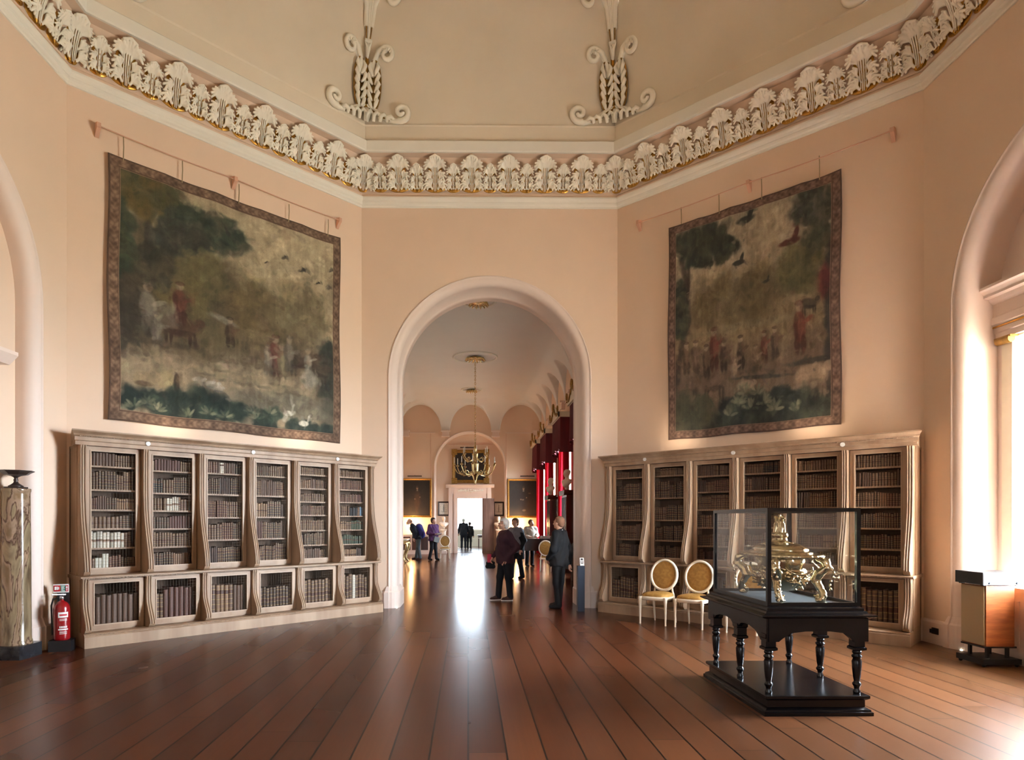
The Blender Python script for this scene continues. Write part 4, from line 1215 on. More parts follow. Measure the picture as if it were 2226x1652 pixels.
# right tapestry: hunting party between two trees
P = Paint(440, 340, 9)
U, V = P.U, P.V
nz_ = vnoise(U.shape, 5, 5, 41, 5); n2 = vnoise(U.shape, 4, 14, 42, 4)
sky = np.array((178, 162, 132)); mid = np.array((146, 124, 90)); low = np.array((118, 98, 78)); dkg = np.array((62, 66, 56))
w = np.clip((V - .58) / .2 + (nz_ - .5) * 1.4, 0, 1)[..., None]; C = mid * (1 - w) + sky * w
w = np.clip((.42 - V) / .12 + (nz_ - .5) * 1.4, 0, 1)[..., None]; C = C * (1 - w) + low * w
w = np.clip((.17 - V) / .08 + (nz_ - .5) * 1.2, 0, 1)[..., None]; C = C * (1 - w) + dkg * w
w = np.clip((n2 - .5) * 3, 0, 1)[..., None] * .3; C = C * (1 - w) + np.array((90, 76, 60)) * w
P.fill(C)
P.cluster(.45, .60, .25, .08, 60, .05, [(120, 104, 70), (106, 92, 64)], .5)
P.cluster(.80, .66, .10, .10, 50, .035, [(104, 98, 62), (92, 88, 60)], .55)
P.line([(.05, .12), (.07, .35), (.13, .55), (.125, .72), (.06, .92)], .02, (66, 52, 46)); P.line([(.13, .62), (.14, .8), (.13, .97)], .009, (70, 56, 46))
P.line([(.93, .12), (.95, .4), (.93, .6), (.95, .72), (.88, .88)], .022, (58, 50, 48))
P.cluster(.07, .60, .06, .13, 110, .018, [(62, 66, 54), (84, 80, 60), (50, 54, 46)], .7)
P.cluster(.20, .90, .18, .06, 130, .022, [(70, 72, 58), (56, 60, 50), (88, 84, 66)], .65)
P.cluster(.30, .82, .16, .045, 120, .018, [(60, 64, 52), (76, 76, 60), (48, 52, 46)], .7)
P.cluster(.88, .90, .12, .08, 130, .02, [(78, 78, 66), (62, 64, 56), (96, 92, 76)], .65)
P.cluster(.87, .77, .07, .06, 60, .016, [(70, 72, 58), (86, 84, 64)], .6)
P.cluster(.97, .50, .04, .2, 80, .02, [(58, 56, 52), (72, 66, 58)], .6)
for x, y, s_, cc in ((.49, .925, 2.6, (50, 52, 48)), (.735, .775, 2.6, (92, 44, 38)), (.45, .745, 1.8, (48, 50, 44)), (.61, .635, 1.0, (70, 62, 50))):
    P.blob(x, y, .02 * s_, .006 * s_, cc, .9, .3, .2, .1); P.blob(x + .012 * s_, y + .01 * s_, .005 * s_, .013 * s_, cc, .9, .3, .2, -.4)
P.blob(.92, .58, .035, .07, (112, 40, 42), .75, .4, .5); P.animal(.84, .50, .09, (62, 52, 46), .7)
P.blob(.50, .47, .35, .02, (136, 122, 92), .6, .4, .6)
for i, (x, y, h_, cc) in enumerate(((.12, .30, .15, (120, 92, 72)), (.18, .29, .16, (136, 104, 84)), (.30, .30, .19, (136, 58, 50)), (.36, .28, .14, (98, 68, 58)), (.25, .27, .15, (110, 84, 66)), (.46, .28, .15, (82, 62, 52)), (.60, .30, .13, (140, 70, 58)), (.66, .30, .14, (112, 84, 70)), (.79, .31, .21, (140, 62, 52)), (.55, .26, .12, (150, 126, 100)), (.42, .22, .12, (176, 150, 124)))):
    P.figure(x, y, h_, cc)
P.animal(.30, .24, .16, (104, 82, 66), .7); P.animal(.13, .24, .14, (112, 88, 70), .65); P.animal(.49, .20, .10, (174, 150, 126), .75); P.animal(.85, .21, .18, (186, 160, 130), .8); P.animal(.80, .15, .12, (160, 142, 116), .7)
P.blob(.58, .235, .16, .008, (54, 54, 54), .7, .4, .3, -.05); P.blob(.85, .27, .14, .012, (52, 54, 54), .6, .4, .4)
P.cluster(.62, .09, .3, .07, 190, .026, [(54, 60, 52), (44, 50, 46), (70, 76, 64), (36, 42, 42)], .7)
P.cluster(.15, .12, .14, .08, 70, .03, [(74, 74, 56), (88, 82, 62)], .55)
for cx_, cy_ in ((.45, .13), (.52, .10), (.60, .12), (.66, .09), (.40, .08), (.78, .07), (.56, .16), (.49, .17)):
    for q in range(10):
        a_ = P.rg.rand() * PI; P.blob(cx_ + .028 * math.cos(a_), cy_ + .028 * math.sin(a_), .022, .007, ((136, 132, 106), (112, 114, 90), (90, 96, 78))[q % 3], .6, .3, .2, a_)
P.dabs(2200, 4)
P.border(.14, (126, 96, 80), (150, 118, 96), (96, 70, 60), 2.66, 3.62)
tapestry(1, 1.04, 3.70, 2.965, 6.60, P, 'narrower verdure tapestry with riders between two trees on the right wall', 0.86, .6, [(1.28, 6.87), (1.93, 6.87), (2.60, 6.88), (3.42, 6.89)], 'tapestry')

for k, s0, s1, lab in ((7, .34, 4.16, 'thin peach hanging rod with brackets above the left tapestry'), (1, .46, 4.34, 'thin peach hanging rod with brackets above the right tapestry')):
    F = wall_frame(k); r = thing('hanging_rod', lab, 'rod', F @ Matrix.Translation((0, 0, 6.86)))
    mb = MB(); mb.smooth = True; n = 24
    mb.tube([(s0 + (s1 - s0) * i / n, -.085, .01 - .02 * abs(math.sin(PI * i / n * 2))) for i in range(n + 1)], .009, 6); mb.build('rod', M['rod'], r)
    for x in (s0 + .01, (s0 + s1) / 2, s1 - .01):
        mb = MB(); mb.prism([(-.005, .07), (-.11, .045), (-.11, -.02), (-.07, -.05), (-.005, -.12)], 'x', x - .025, x + .025); mb.build('bracket', M['rod'], r)
# ------------------------------------------------------------------ glazed showcase and its centrepiece
SCX, SCY = 2.845, 5.895
root = thing('display_case', 'black glazed display case on turned legs and a stepped plinth', 'display case', TR(SCX, SCY, 0))
def rect_mould(mb, prof, T=None):
    """prof: (half_x, half_y, z) rings"""
    rows = [[(-a, -b, z), (a, -b, z), (a, b, z), (-a, b, z)] for a, b, z in prof]
    mb.grid(rows, True, T)
    mb.add(rows[0], [(3, 2, 1, 0)], T); mb.add(rows[-1], [(0, 1, 2, 3)], T)
def mold(hx, hy, pts): return [(hx + d, hy + d, z) for d, z in pts]
mb = MB(); rect_mould(mb, mold(.445, .683, [(0, 0), (0, .028), (-.012, .034), (-.014, .046), (-.03, .056), (-.045, .064), (-.045, .118), (-.03, .128), (-.018, .138), (-.018, .158), (-.024, .163)]))
mb.build('plinth', M['black'], root)
for x in (-.375, .355):
    for y in (-.60, -.045, .525):
        mb = MB(); mb.smooth = True
        mb.lathe([(.026, .164), (.030, .185), (.020, .20), (.022, .22), (.032, .236), (.034, .25), (.024, .262), (.022, .27), (.028, .30), (.034, .36), (.038, .43), (.028, .455), (.038, .465), (.040, .478), (.026, .49), (.034, .50), (.036, .512), (.028, .522)], 14, Matrix.Translation((x, y, 0)))
        mb.smooth = False
        rect_mould(mb, [(.036, .036, .522), (.052, .052, .53), (.052, .052, .548), (.042, .042, .555), (.042, .042, .62), (.05, .05, .63), (.05, .05, .66)], Matrix.Translation((x, y, 0)))
        mb.build('leg', M['black'], root)
mb = MB()
for sx in (-1, 1):
    P = [(-.655, .80)]
    ys = [-.655, -.60, -.545, -.50, -.44, -.34, -.25, -.16, -.10, -.045, .01, .07, .16, .25, .33, .41, .46, .525, .58, .62]
    zs_ = [.60, .595, .60, .632, .665, .685, .69, .68, .64, .595, .64, .68, .69, .69, .685, .665, .632, .60, .595, .60]
    P += list(zip(ys, zs_)) + [(.62, .80)]
    mb.prism(P, 'x', sx * .40 - .018, sx * .40 + .018)
for sy in (-.645, .61):
    P = [(-.40, .80), (-.40, .60), (-.32, .60), (-.29, .625), (-.22, .67), (-.1, .685), (.1, .685), (.22, .67), (.27, .625), (.30, .60), (.38, .60), (.38, .80)]
    mb.prism(P, 'y', sy - .018, sy + .018)
mb.build('apron', M['black'], root)
mb = MB(); rect_mould(mb, mold(.42, .66, [(0, .785), (.02, .792), (.035, .80), (.048, .808), (.048, .818), (.02, .824), (.0, .83), (-.01, .845), (-.022, .85), (-.022, .868), (-.04, .875)]), Matrix.Translation((.0, .01, 0)))
mb.build('table_top', M['black'], root)
mb = MB(); mb.box(-.345, .375, -.535, .60, .874, .880); mb.build('baize_bed', M['black_cloth'], root)
gx0, gx1, gy0, gy1, gz0, gz1 = -.365, .412, -.56, .625, .875, 1.692
mb = MB(); w = .032
for x in (gx0, gx1 - w):
    for y in (gy0, gy1 - w): mb.box(x, x + w, y, y + w, gz0, gz1)
for z in (gz0, gz1 - .03):
    for x in (gx0, gx1 - w): mb.box(x, x + w, gy0 + w, gy1 - w, z, z + .03)
    for y in (gy0, gy1 - w): mb.box(gx0 + w, gx1 - w, y, y + w, z, z + .03)
mb.build('case_frame', M['black'], root)
q = .012
for nm, pts in (('front', [(gx0 + w, gy0 + q, gz0), (gx1 - w, gy0 + q, gz0), (gx1 - w, gy0 + q, gz1 - .03), (gx0 + w, gy0 + q, gz1 - .03)]),
                ('back', [(gx0 + w, gy1 - q, gz0), (gx1 - w, gy1 - q, gz0), (gx1 - w, gy1 - q, gz1 - .03), (gx0 + w, gy1 - q, gz1 - .03)]),
                ('left', [(gx0 + q, gy0 + w, gz0), (gx0 + q, gy1 - w, gz0), (gx0 + q, gy1 - w, gz1 - .03), (gx0 + q, gy0 + w, gz1 - .03)]),
                ('right', [(gx1 - q, gy0 + w, gz0), (gx1 - q, gy1 - w, gz0), (gx1 - q, gy1 - w, gz1 - .03), (gx1 - q, gy0 + w, gz1 - .03)]),
                ('top', [(gx0 + w, gy0 + w, gz1 - .012), (gx1 - w, gy0 + w, gz1 - .012), (gx1 - w, gy1 - w, gz1 - .012), (gx0 + w, gy1 - w, gz1 - .012)])):
    mb = MB(); mb.quad(*pts); mb.build('glass_pane', M['case_glass'], root)

cp = thing('centrepiece', 'ornate silver-gilt table centrepiece with scroll feet inside the glass case', 'centrepiece', TR(SCX + .02, SCY + .03, .881) @ Matrix.Diagonal((1.12, 1.10, 1, 1)))
def ell(a, b, z, n=64, wob=0.0, m=22):
    return [((a + wob * math.cos(m * 2 * PI * i / n)) * math.copysign(abs(math.cos(2 * PI * i / n)) ** .8, math.cos(2 * PI * i / n)), (b + wob * math.cos(m * 2 * PI * i / n)) * math.copysign(abs(math.sin(2 * PI * i / n)) ** .8, math.sin(2 * PI * i / n)), z) for i in range(n)]
mb = MB(); mb.smooth = True
mb.grid([ell(.17, .33, .375, 96), ell(.215, .385, .383, 96), ell(.24, .415, .380, 96, .008, 34), ell(.256, .432, .396, 96, .010, 34), ell(.24, .415, .412, 96, .008, 34), ell(.20, .37, .405, 96), ell(.19, .345, .412, 96), ell(.19, .345, .425, 96), ell(.175, .325, .432, 96), ell(.165, .305, .438, 96)], True)
mb.build('tray_rim', M['silver_gilt'], cp)
mb = MB(); mb.smooth = True
mb.grid([ell(.165, .30, .438), ell(.17, .30, .448), ell(.16, .285, .465), ell(.13, .235, .487), ell(.09, .16, .505), ell(.055, .09, .515), ell(.045, .075, .55), ell(.055, .09, .565), ell(.05, .08, .60), ell(.001, .001, .605)], True)
pr = []; rs = random.Random(11)
for i in range(46):
    a = rs.uniform(0, 2 * PI); t = rs.uniform(.35, .98); rr = (.155 * t, .27 * t)
    z = .448 + .06 * math.sqrt(max(0, 1 - t * t)) ; r = rs.uniform(.008, .017)
    pr.append(('e', (rr[0] * math.cos(a), rr[1] * math.sin(a), z), (r * 1.5, r * 1.5, r), .008))
mb.build('lid', M['silver_gilt'], cp)
obj('lid_foliage', sdf_mesh('lid_foliage', pr, .0055, .006, M['silver_gilt']), cp)
# seated hounds and figure finial
pr = []
for s, dy in ((1, -.03), (-1, .035)):
    pr += [('c', (0, dy, .60), (0, dy + s * .005, .69), .028, .02), ('c', (0, dy, .69), (0, dy - s * .025, .735), .018, .017), ('c', (0, dy - s * .025, .735), (0, dy - s * .055, .728), .014, .008),
           ('c', (.014, dy - s * .03, .60), (.012, dy - s * .015, .675), .009, .011), ('c', (-.014, dy - s * .03, .60), (-.012, dy - s * .015, .675), .009, .011), ('c', (0, dy + s * .03, .61), (0, dy + s * .055, .63), .016, .007)]
pr += [('e', (0, 0, .70), (.02, .02, .05), .02), ('e', (0, 0, .752), (.012, .012, .014), .01)]
obj('finial', sdf_mesh('finial', pr, .005, .012, M['silver_gilt']), cp)
# body and foliage
pr = [('e', (0, 0, .205), (.165, .30, .14), .03), ('e', (0, 0, .30), (.12, .23, .07), .03), ('c', (0, -.2, .35), (0, .2, .35), .10, .10, .03), ('e', (0, 0, .13), (.10, .20, .06), .03)]
for i in range(240):
    a = rs.uniform(0, 2 * PI); el = rs.uniform(-1, 1)
    R_ = math.sqrt(1 - el * el * .8)
    x, y, z = .17 * R_ * math.cos(a), .305 * R_ * math.sin(a), .20 + .11 * el
    if abs(y) < .13 and rs.random() < .6: continue
    r = rs.uniform(.008, .022); pr.append(('c', (x, y, z), (x + rs.uniform(-.03, .03), y + rs.uniform(-.04, .04), z + rs.uniform(-.03, .03)), r, r * .4, .005))
for s in (-1, 1):       # shells on the long sides
    for i in range(9):
        a = PI * (i / 8)
        pr.append(('c', (s * .15, 0, .14), (s * .175, .085 * math.cos(a), .14 + .10 * math.sin(a)), .008, .014, .006))
obj('bowl', sdf_mesh('bowl', pr, .0065, .006, M['silver_gilt']), cp)
for sx in (-1, 1):
    for sy in (-1, 1):
        pr = []
        path = [(.16, .30, .375), (.195, .345, .35), (.20, .36, .30), (.165, .31, .25), (.15, .28, .19), (.165, .31, .13), (.175, .345, .08), (.165, .355, .035), (.14, .335, .02), (.135, .315, .045), (.15, .32, .06)]
        rad = [.024, .030, .028, .038, .034, .027, .023, .022, .017, .014, .012]
        for i in range(len(path) - 1):
            a, b_ = path[i], path[i + 1]
            pr.append(('c', (sx * a[0], sy * a[1], a[2]), (sx * b_[0], sy * b_[1], b_[2]), rad[i], rad[i + 1], .012))
        for i in range(44):
            p = path[rs.randint(0, 9)]; r = rs.uniform(.007, .014)
            pr.append(('e', (sx * (p[0] + rs.uniform(-.02, .025)), sy * (p[1] + rs.uniform(-.02, .025)), max(.016, p[2] + rs.uniform(-.03, .03))), (r, r, r), .006))
        pr.append(('e', (sx * .16, sy * .345, .016), (.03, .03, .016), .01))
        for i in range(7):
            a = -.3 + i * .35; c_ = (sx * (.21 + .02 * math.sin(i)), sy * (.37 + .045 * math.sin(a * 1.4)), .33 - .035 * i)
            pr.append(('e', c_, (.009, .012, .016), .01))
        obj('scroll_foot', sdf_mesh('scroll_foot', pr, .006, .008, M['silver_gilt']), cp)
for sy in (-1, 1):
    mb = MB(); mb.smooth = True
    mb.tube([(.0 + .10 * math.cos(a), sy * (.32 + .05 * math.sin(a)), .30 - .06 * math.sin(a)) for a in [PI * i / 12 for i in range(13)]], .009, 8)
    mb.build('handle', M['silver_gilt'], cp)

# ------------------------------------------------------------------ oval-backed chairs
def chair(label, x, y, rz, first=[None]):
    if first[0] is not None:
        c = copy_tree(first[0]); c.matrix_world = TR(x, y, 0, rz); c['label'] = label; return c
    r = thing('oval_back_chair', label, 'chair', TR(x, y, 0, rz), 'ivory chairs with ochre oval backs'); first[0] = r
    for sx in (-1, 1):
        mb = MB(); mb.smooth = True; mb.lathe([(.013, 0), (.015, .01), (.013, .03), (.022, .34), (.027, .36), (.024, .375), (.028, .38), (.028, .425)], 10, Matrix.Translation((sx * .205, -.20, 0))); mb.build('leg', M['chair_white'], r)
        mb = MB(); mb.smooth = True; mb.tube([(sx * .175, .26, 0), (sx * .17, .22, .2), (sx * .165, .20, .40)], [.012, .018, .022], 8); mb.build('leg', M['chair_white'], r)
    def seat_ring(g, z):
        out = []
        for i in range(40):
            a = 2 * PI * i / 40; cx_, sy_ = math.cos(a), math.sin(a)
            px = math.copysign(abs(cx_) ** .55, cx_); py = math.copysign(abs(sy_) ** .55, sy_)
            wd = .235 - .03 * (py + 1) / 2; out.append(((wd + g) * px, (.225 + g) * py, z))
        return out
    mb = MB(); mb.smooth = True
    rows = [seat_ring(-.03, .375), seat_ring(-.002, .375), seat_ring(.0, .385), seat_ring(.006, .40), seat_ring(0, .428), seat_ring(-.02, .432)]
    mb.grid(rows, True); mb.add(rows[0], [tuple(range(40))[::-1]]); mb.build('seat_rail', M['chair_white'], r)
    mb = MB(); mb.smooth = True
    rows = [seat_ring(-.012, .430), seat_ring(-.010, .445), seat_ring(-.025, .466), seat_ring(-.07, .484), seat_ring(-.14, .494)]
    mb.grid(rows, True); mb.add(rows[-1], [tuple(range(40))]); mb.build('seat_cushion', M['chair_yellow'], r)
    Tb = Matrix.Translation((0, .215, .735)) @ Matrix.Rotation(-math.radians(9), 4, 'X')
    n = 32
    mb = MB(); mb.smooth = True
    for sec in (0,):
        prof = [(-.022, -.006), (-.018, -.020), (-.004, -.026), (.012, -.022), (.020, -.006), (.018, .014), (0, .022), (-.018, .014)]
        rows = [[((.212 + pr_[0]) * math.cos(2 * PI * i / n), pr_[1], (.238 + pr_[0]) * math.sin(2 * PI * i / n)) for pr_ in prof] for i in range(n + 1)]
        mb.grid(rows, True, Tb)
    mb.build('back_frame', M['chair_white'], r)
    mb = MB(); mb.smooth = True
    for s in (-1, 1):
        rows = [[(q_ * .195 * math.cos(2 * PI * i / n), s * (.004 + .016 * math.sqrt(max(0, 1 - q_ * q_))), q_ * .222 * math.sin(2 * PI * i / n)) for i in range(n)] for q_ in (1, .92, .75, .5, .25, .02)]
        mb.grid(rows, True, Tb)
    mb.build('back_pad', M['chair_yellow'], r)
    for s in (-1, 1):
        mb = MB(); mb.smooth = True; mb.tube([(s * .165, .20, .40), (s * .145, .195, .50), (s * .135, .195, .56)], [.021, .016, .016], 8); mb.build('back_post', M['chair_white'], r)
    return r
chair('ivory chair with ochre oval back, left one in front of the right bookcase', 2.95, 10.01, math.radians(-41))
chair('ivory oval-back chair beside the display case, second in front of right bookcase', 3.38, 9.66, math.radians(-41))
chair('ivory oval-back chair mostly hidden behind the display case', 3.95, 9.16, math.radians(-41))
chair('small ivory oval-back chair at the gallery end left of the doorway', -.99, 27.5, 0.05)
chair('ivory oval-back chair seen from behind near the dark desk in the gallery', 2.50, 20.6, math.radians(165))

# ------------------------------------------------------------------ marble column with a bronze tazza
r = thing('marble_column', 'brown veined marble column on a black block base at the left edge', 'column', TR(-5.27, 7.59, 0))
mb = MB(); mb.prism([(-.19, -.17), (-.17, -.19), (.17, -.19), (.19, -.17), (.19, .17), (.17, .19), (-.17, .19), (-.19, .17)], 'z', 0, .155); mb.build('base', M['black_marble'], r)
mb = MB(); mb.smooth = True
mb.lathe([(.168, .156), (.165, .19), (.156, .21), (.153, .5), (.150, 1.2), (.143, 1.90), (.146, 1.925), (.150, 1.93), (.150, 1.955), (.148, 1.962)], 32); mb.build('shaft', M['marble'], r)
r = thing('tazza', 'small bronze footed dish standing on the marble column', 'dish', TR(-5.27, 7.59, 1.963))
mb = MB(); mb.box(-.085, .085, -.085, .085, 0, .02)
mb.smooth = True; mb.lathe([(.075, .02), (.078, .03), (.055, .045), (.028, .065), (.02, .085), (.026, .10), (.018, .115), (.022, .13), (.05, .145)], 20); mb.build('foot', M['bronze'], r)
mb = MB(); mb.smooth = False; mb.lathe([(.05, .145), (.12, .160), (.155, .185), (.185, .20), (.188, .208), (.16, .20), (.10, .178), (.001, .168)], 8, cap=False); mb.build('bowl', M['bronze'], r)

# ------------------------------------------------------------------ fire extinguisher with its stand and sign
EX, EY = -4.985, 7.985
r = thing('extinguisher_stand', 'black floor stand with fire point sign between left arch and bookcase', 'stand', TR(EX, EY, 0, math.radians(18)))
mb = MB(); mb.prism([(-.12, -.10), (.12, -.10), (.13, 0), (.12, .12), (-.12, .12), (-.13, 0)], 'z', 0, .13); mb.build('base', M['black_plastic'], r)
mb = MB(); mb.box(-.075, .055, .095, .118, .13, .72); mb.build('back_panel', M['black_plastic'], r)
mb = MB(); mb.box(-.115, .055, .078, .094, .70, .805); s_ = mb.build('sign_board', M['white'], r)
mb = MB(); mb.box(-.105, -.037, .072, .0775, .715, .79); mb.box(.022, .05, .072, .0775, .715, .79); mb.m = [0] * 6 + [0] * 6
mb.build('sign_panel', M['signred'], s_)
mb = MB(); mb.box(-.03, .018, .072, .0775, .715, .79); mb.build('sign_panel', M['signgreen'], s_)
mb = MB()
for a, b, c_, d in ((-.095, -.075, .735, .775), (-.07, -.058, .735, .775), (-.055, -.045, .74, .77), (-.024, .012, .775, .782), (-.024, .005, .762, .769), (-.024, .012, .749, .756), (-.024, .0, .736, .743), (-.024, .012, .723, .73), (.027, .045, .75, .78), (.03, .042, .725, .742)):
    mb.box(a, b, .069, .072, c_, d)
mb.build('sign_lettering', M['white'], s_)
r = thing('fire_extinguisher', 'red fire extinguisher with white label left of the pale bookcase', 'fire extinguisher', TR(EX, EY, .131, math.radians(18)))
mb = MB(); mb.smooth = True; mb.lathe([(.078, 0), (.088, .01), (.09, .03), (.09, .38), (.083, .42), (.06, .455), (.03, .475), (.022, .48), (.022, .495)], 24); mb.build('cylinder', M['red'], r)
mb = MB(); mb.smooth = True
mb.lathe([(.022, .495), (.026, .50), (.026, .53), (.016, .535)], 12); mb.smooth = False
mb.box(-.01, .01, -.05, .015, .52, .535); mb.box(-.012, .012, -.13, .02, .545, .556, Matrix.Rotation(math.radians(-8), 4, 'X') @ Matrix.Rotation(-1.0, 4, 'Z')); mb.build('valve', M['steel'], r)
mb = MB(); mb.smooth = True; mb.tube([(-.03, 0, .515), (-.09, -.01, .50), (-.112, 0, .42), (-.108, .01, .2), (-.105, .02, .06)], .010, 8); mb.build('hose', M['black_plastic'], r)
mb = MB(); mb.smooth = True
def patch(mb, a0, a1, z0, z1, rr): mb.grid([[(rr * math.cos(a0 + (a1 - a0) * i / 10), rr * math.sin(a0 + (a1 - a0) * i / 10), z) for i in range(11)] for z in (z0, z1)])
patch(mb, -1.75, -.55, .28, .345, .0912); patch(mb, -1.75, -.55, .128, .142, .0912)
for z in (.262, .252, .242, .110, .100, .090, .08): patch(mb, -1.6, -.7, z, z + .003, .0912)
mb.build('label', M['white'], r)
mb = MB(); patch(mb, -1.6, -.7, .300, .322, .0918); mb.build('label_band', M['signred'], r)
mb = MB()
for i in range(6): patch(mb, -1.6 + .16 * i, -1.5 + .16 * i, .152, .176, .0915)
mb.build('label_pictogram', M['white'], r)

# ------------------------------------------------------------------ loudspeaker and amplifier by the window
r = thing('speaker_stand', 'low black metal floor stand under the wooden loudspeaker', 'stand', TR(5.76, 7.125, 0))
mb = MB()
mb.box(-.20, .22, -.20, .19, .03, .09); mb.box(-.17, .19, -.17, .16, .205, .222)
for x in (-.10, .12): mb.box(x - .014, x + .014, -.14, -.11, .09, .205); mb.box(x - .014, x + .014, .10, .13, .09, .205)
for x in (-.17, .19):
    for y in (-.17, .16): mb.smooth = True; mb.ball((x, y, .022), .022, 8, 5); mb.smooth = False
mb.build('frame', M['black_plastic'], r)
r = thing('loudspeaker', 'teak loudspeaker with cream cloth grille beside the right window', 'loudspeaker', TR(5.76, 7.125, .2225))
mb = MB(); mb.box(-.15, .16, -.175, .175, 0, .66); mb.build('cabinet', M['teak'], r)
mb = MB(); mb.box(-.165, -.151, -.160, .160, .012, .648); mb.build('grille', M['speaker_cloth'], r)
r = thing('amplifier', 'silver fronted black amplifier lying on top of the loudspeaker', 'amplifier', TR(5.765, 7.115, .883))
mb = MB(); mb.box(-.215, .235, -.19, .20, .012, .145); mb.build('case', M['black_plastic'], r)
mb = MB(); mb.box(-.215, .235, -.205, -.191, .012, .145); f_ = mb.build('front_panel', M['amp_front'], r)
mb = MB()
for z in (.045, .06, .075, .09): mb.box(-.19, .21, -.208, -.2055, z, z + .004)
mb.build('groove', M['navy'], f_)
for x in (-.15, .15):
    mb = MB(); mb.smooth = True; mb.lathe([(.012, 0), (.010, .012)], 12, Matrix.Translation((x, -.206, .030)) @ Matrix.Rotation(PI / 2, 4, 'X')); mb.build('knob', M['navy'], f_)
for x in (-.17, .19):
    for y in (-.15, .16): mb = MB(); mb.box(x - .02, x + .02, y - .02, y + .02, 0, .012); mb.build('foot', M['black_plastic'], r)

T = wall_frame(2)
r = thing('wall_socket', 'dark electric socket low on the wall right of the right bookcase', 'socket', T @ Matrix.Translation((.25, -.028, .17)))
mb = MB(); mb.box(-.055, .055, -.012, 0, -.04, .04); mb.build('plate', M['bronze'], r)
mb = MB(); mb.box(-.04, .0, -.05, -.012, -.025, .025); mb.build('plug', M['black_plastic'], r)
r = thing('information_stand', 'slim dark blue stand with a white tablet against the right arch jamb', 'stand', TR(1.985, 11.40, 0))
mb = MB(); mb.box(-.06, .06, -.07, .07, .0, .80); mb.build('panel', M['navy'], r)
T2 = Matrix.Translation((.015, -.045, .80)) @ Matrix.Rotation(math.radians(-20), 4, 'X')
mb = MB(); mb.box(-.033, .040, -.012, 0, .002, .145, T2); c_ = mb.build('tablet', M['white'], r)
mb = MB(); mb.box(-.018, .022, -.015, -.0125, .10, .13, T2); mb.box(-.018, -.008, -.015, -.0125, .045, .09, T2); mb.box(.012, .022, -.015, -.0125, .045, .09, T2); mb.box(-.018, .022, -.015, -.0125, .035, .045, T2)
mb.build('symbol', M['black_plastic'], c_)
mb = MB(); mb.lathe([(.011, 0), (.011, .006)], 12, T2 @ Matrix.Translation((-.045, -.02, .01))); mb.build('button', M['black_plastic'], r)
# ------------------------------------------------------------------ gallery furnishings
def rose(y, x, R_, rb, label):
    r = thing('ceiling_rose', label, 'ceiling rose', TR(x, y, CT), 'gilded ceiling roses of the gallery')
    mb = MB(); mb.smooth = True
    mb.lathe([(R_ + .03, 0), (R_ + .03, -.03), (R_, -.05), (R_ - .04, -.03), (R_ - .045, -.002)], 48, cap=False); mb.build('ring', M['white_plaster'], r)
    pr = [('e', (0, 0, -.03), (rb * .5, rb * .5, .05), .02)]
    for i in range(14):
        a = 2 * PI * i / 14
        pr.append(('c', (rb * .3 * math.cos(a), rb * .3 * math.sin(a), -.04), (rb * .85 * math.cos(a), rb * .85 * math.sin(a), -.07), .03, .035, .01))
        pr.append(('c', (rb * .85 * math.cos(a), rb * .85 * math.sin(a), -.07), (rb * math.cos(a), rb * math.sin(a), -.13), .035, .018, .01))
    obj('boss', sdf_mesh('rose_boss', pr, .016, .012, M['brass']), r)
rose(17.3, .28, .45, .26, 'nearest gilded ceiling rose, half hidden by the top of the arch')
rose(23.2, .25, .78, .36, 'large ringed ceiling rose from which the chandelier hangs')
rose(28.9, .15, .45, .24, 'farthest small ceiling rose near the gallery end wall')

CH = thing('chandelier', 'large gilt chandelier with candles hanging in the gallery', 'chandelier', TR(.25, 23.2, 2.90))
mb = MB(); mb.smooth = True
n = 44; z0_ = 1.53; z1_ = CT - .12 - 2.90
for i in range(n):
    za = z0_ + (z1_ - z0_) * i / n; zc = (z1_ - z0_) / n
    p = [(.028 * math.cos(t) if i % 2 else 0, 0 if i % 2 else .028 * math.cos(t), za + zc / 2 + zc * .62 * math.sin(t)) for t in [2 * PI * j / 8 for j in range(9)]]
    mb.tube(p, .009, 5, cap=False)
mb.build('chain', M['brass'], CH)
mb = MB(); mb.smooth = True
mb.lathe([(.001, 0), (.03, .02), (.02, .06), (.045, .09), (.03, .13), (.06, .17), (.10, .30), (.17, .38), (.19, .42), (.12, .45), (.09, .47), (.115, .50), (.13, .72), (.14, .76), (.07, .80), (.05, .85), (.08, .93), (.11, 1.08), (.12, 1.10), (.05, 1.14), (.03, 1.20), (.06, 1.27), (.05, 1.34), (.02, 1.42), (.02, 1.53)], 20)
mb.build('body', M['brass'], CH)
def ch_arm(a, r0, z_in, r1, z_out, nm='arm'):
    ca, sa = math.cos(a), math.sin(a)
    pts = [(r0, z_in), (r0 + (r1 - r0) * .25, z_in - .10), (r0 + (r1 - r0) * .55, z_in - .13), (r0 + (r1 - r0) * .82, z_in - .04), (r1 - .01, z_out - .10), (r1, z_out - .03)]
    mb = MB(); mb.smooth = True
    mb.tube([(ca * r, sa * r, z) for r, z in pts], [.022, .022, .020, .018, .015, .014], 7)
    sp_ = [(r0 + (r1 - r0) * .5 + .07 * math.cos(t), z_in - .03 + .06 * math.sin(t)) for t in [PI * 1.5 + PI * 1.5 * j / 8 for j in range(9)]]
    mb.tube([(ca * r, sa * r, z) for r, z in sp_], .011, 6)
    mb.lathe([(.01, -.03), (.055, -.01), (.058, 0), (.02, .01), (.022, .06), (.016, .065)], 12, Matrix.Translation((ca * r1, sa * r1, z_out)))
    arm = mb.build(nm, M['brass'], CH)
    c = MB(); c.smooth = True; c.lathe([(.013, .06), (.013, .26), (.004, .275)], 8, Matrix.Translation((ca * r1, sa * r1, z_out))); c.build('candle', M['candle'], arm)
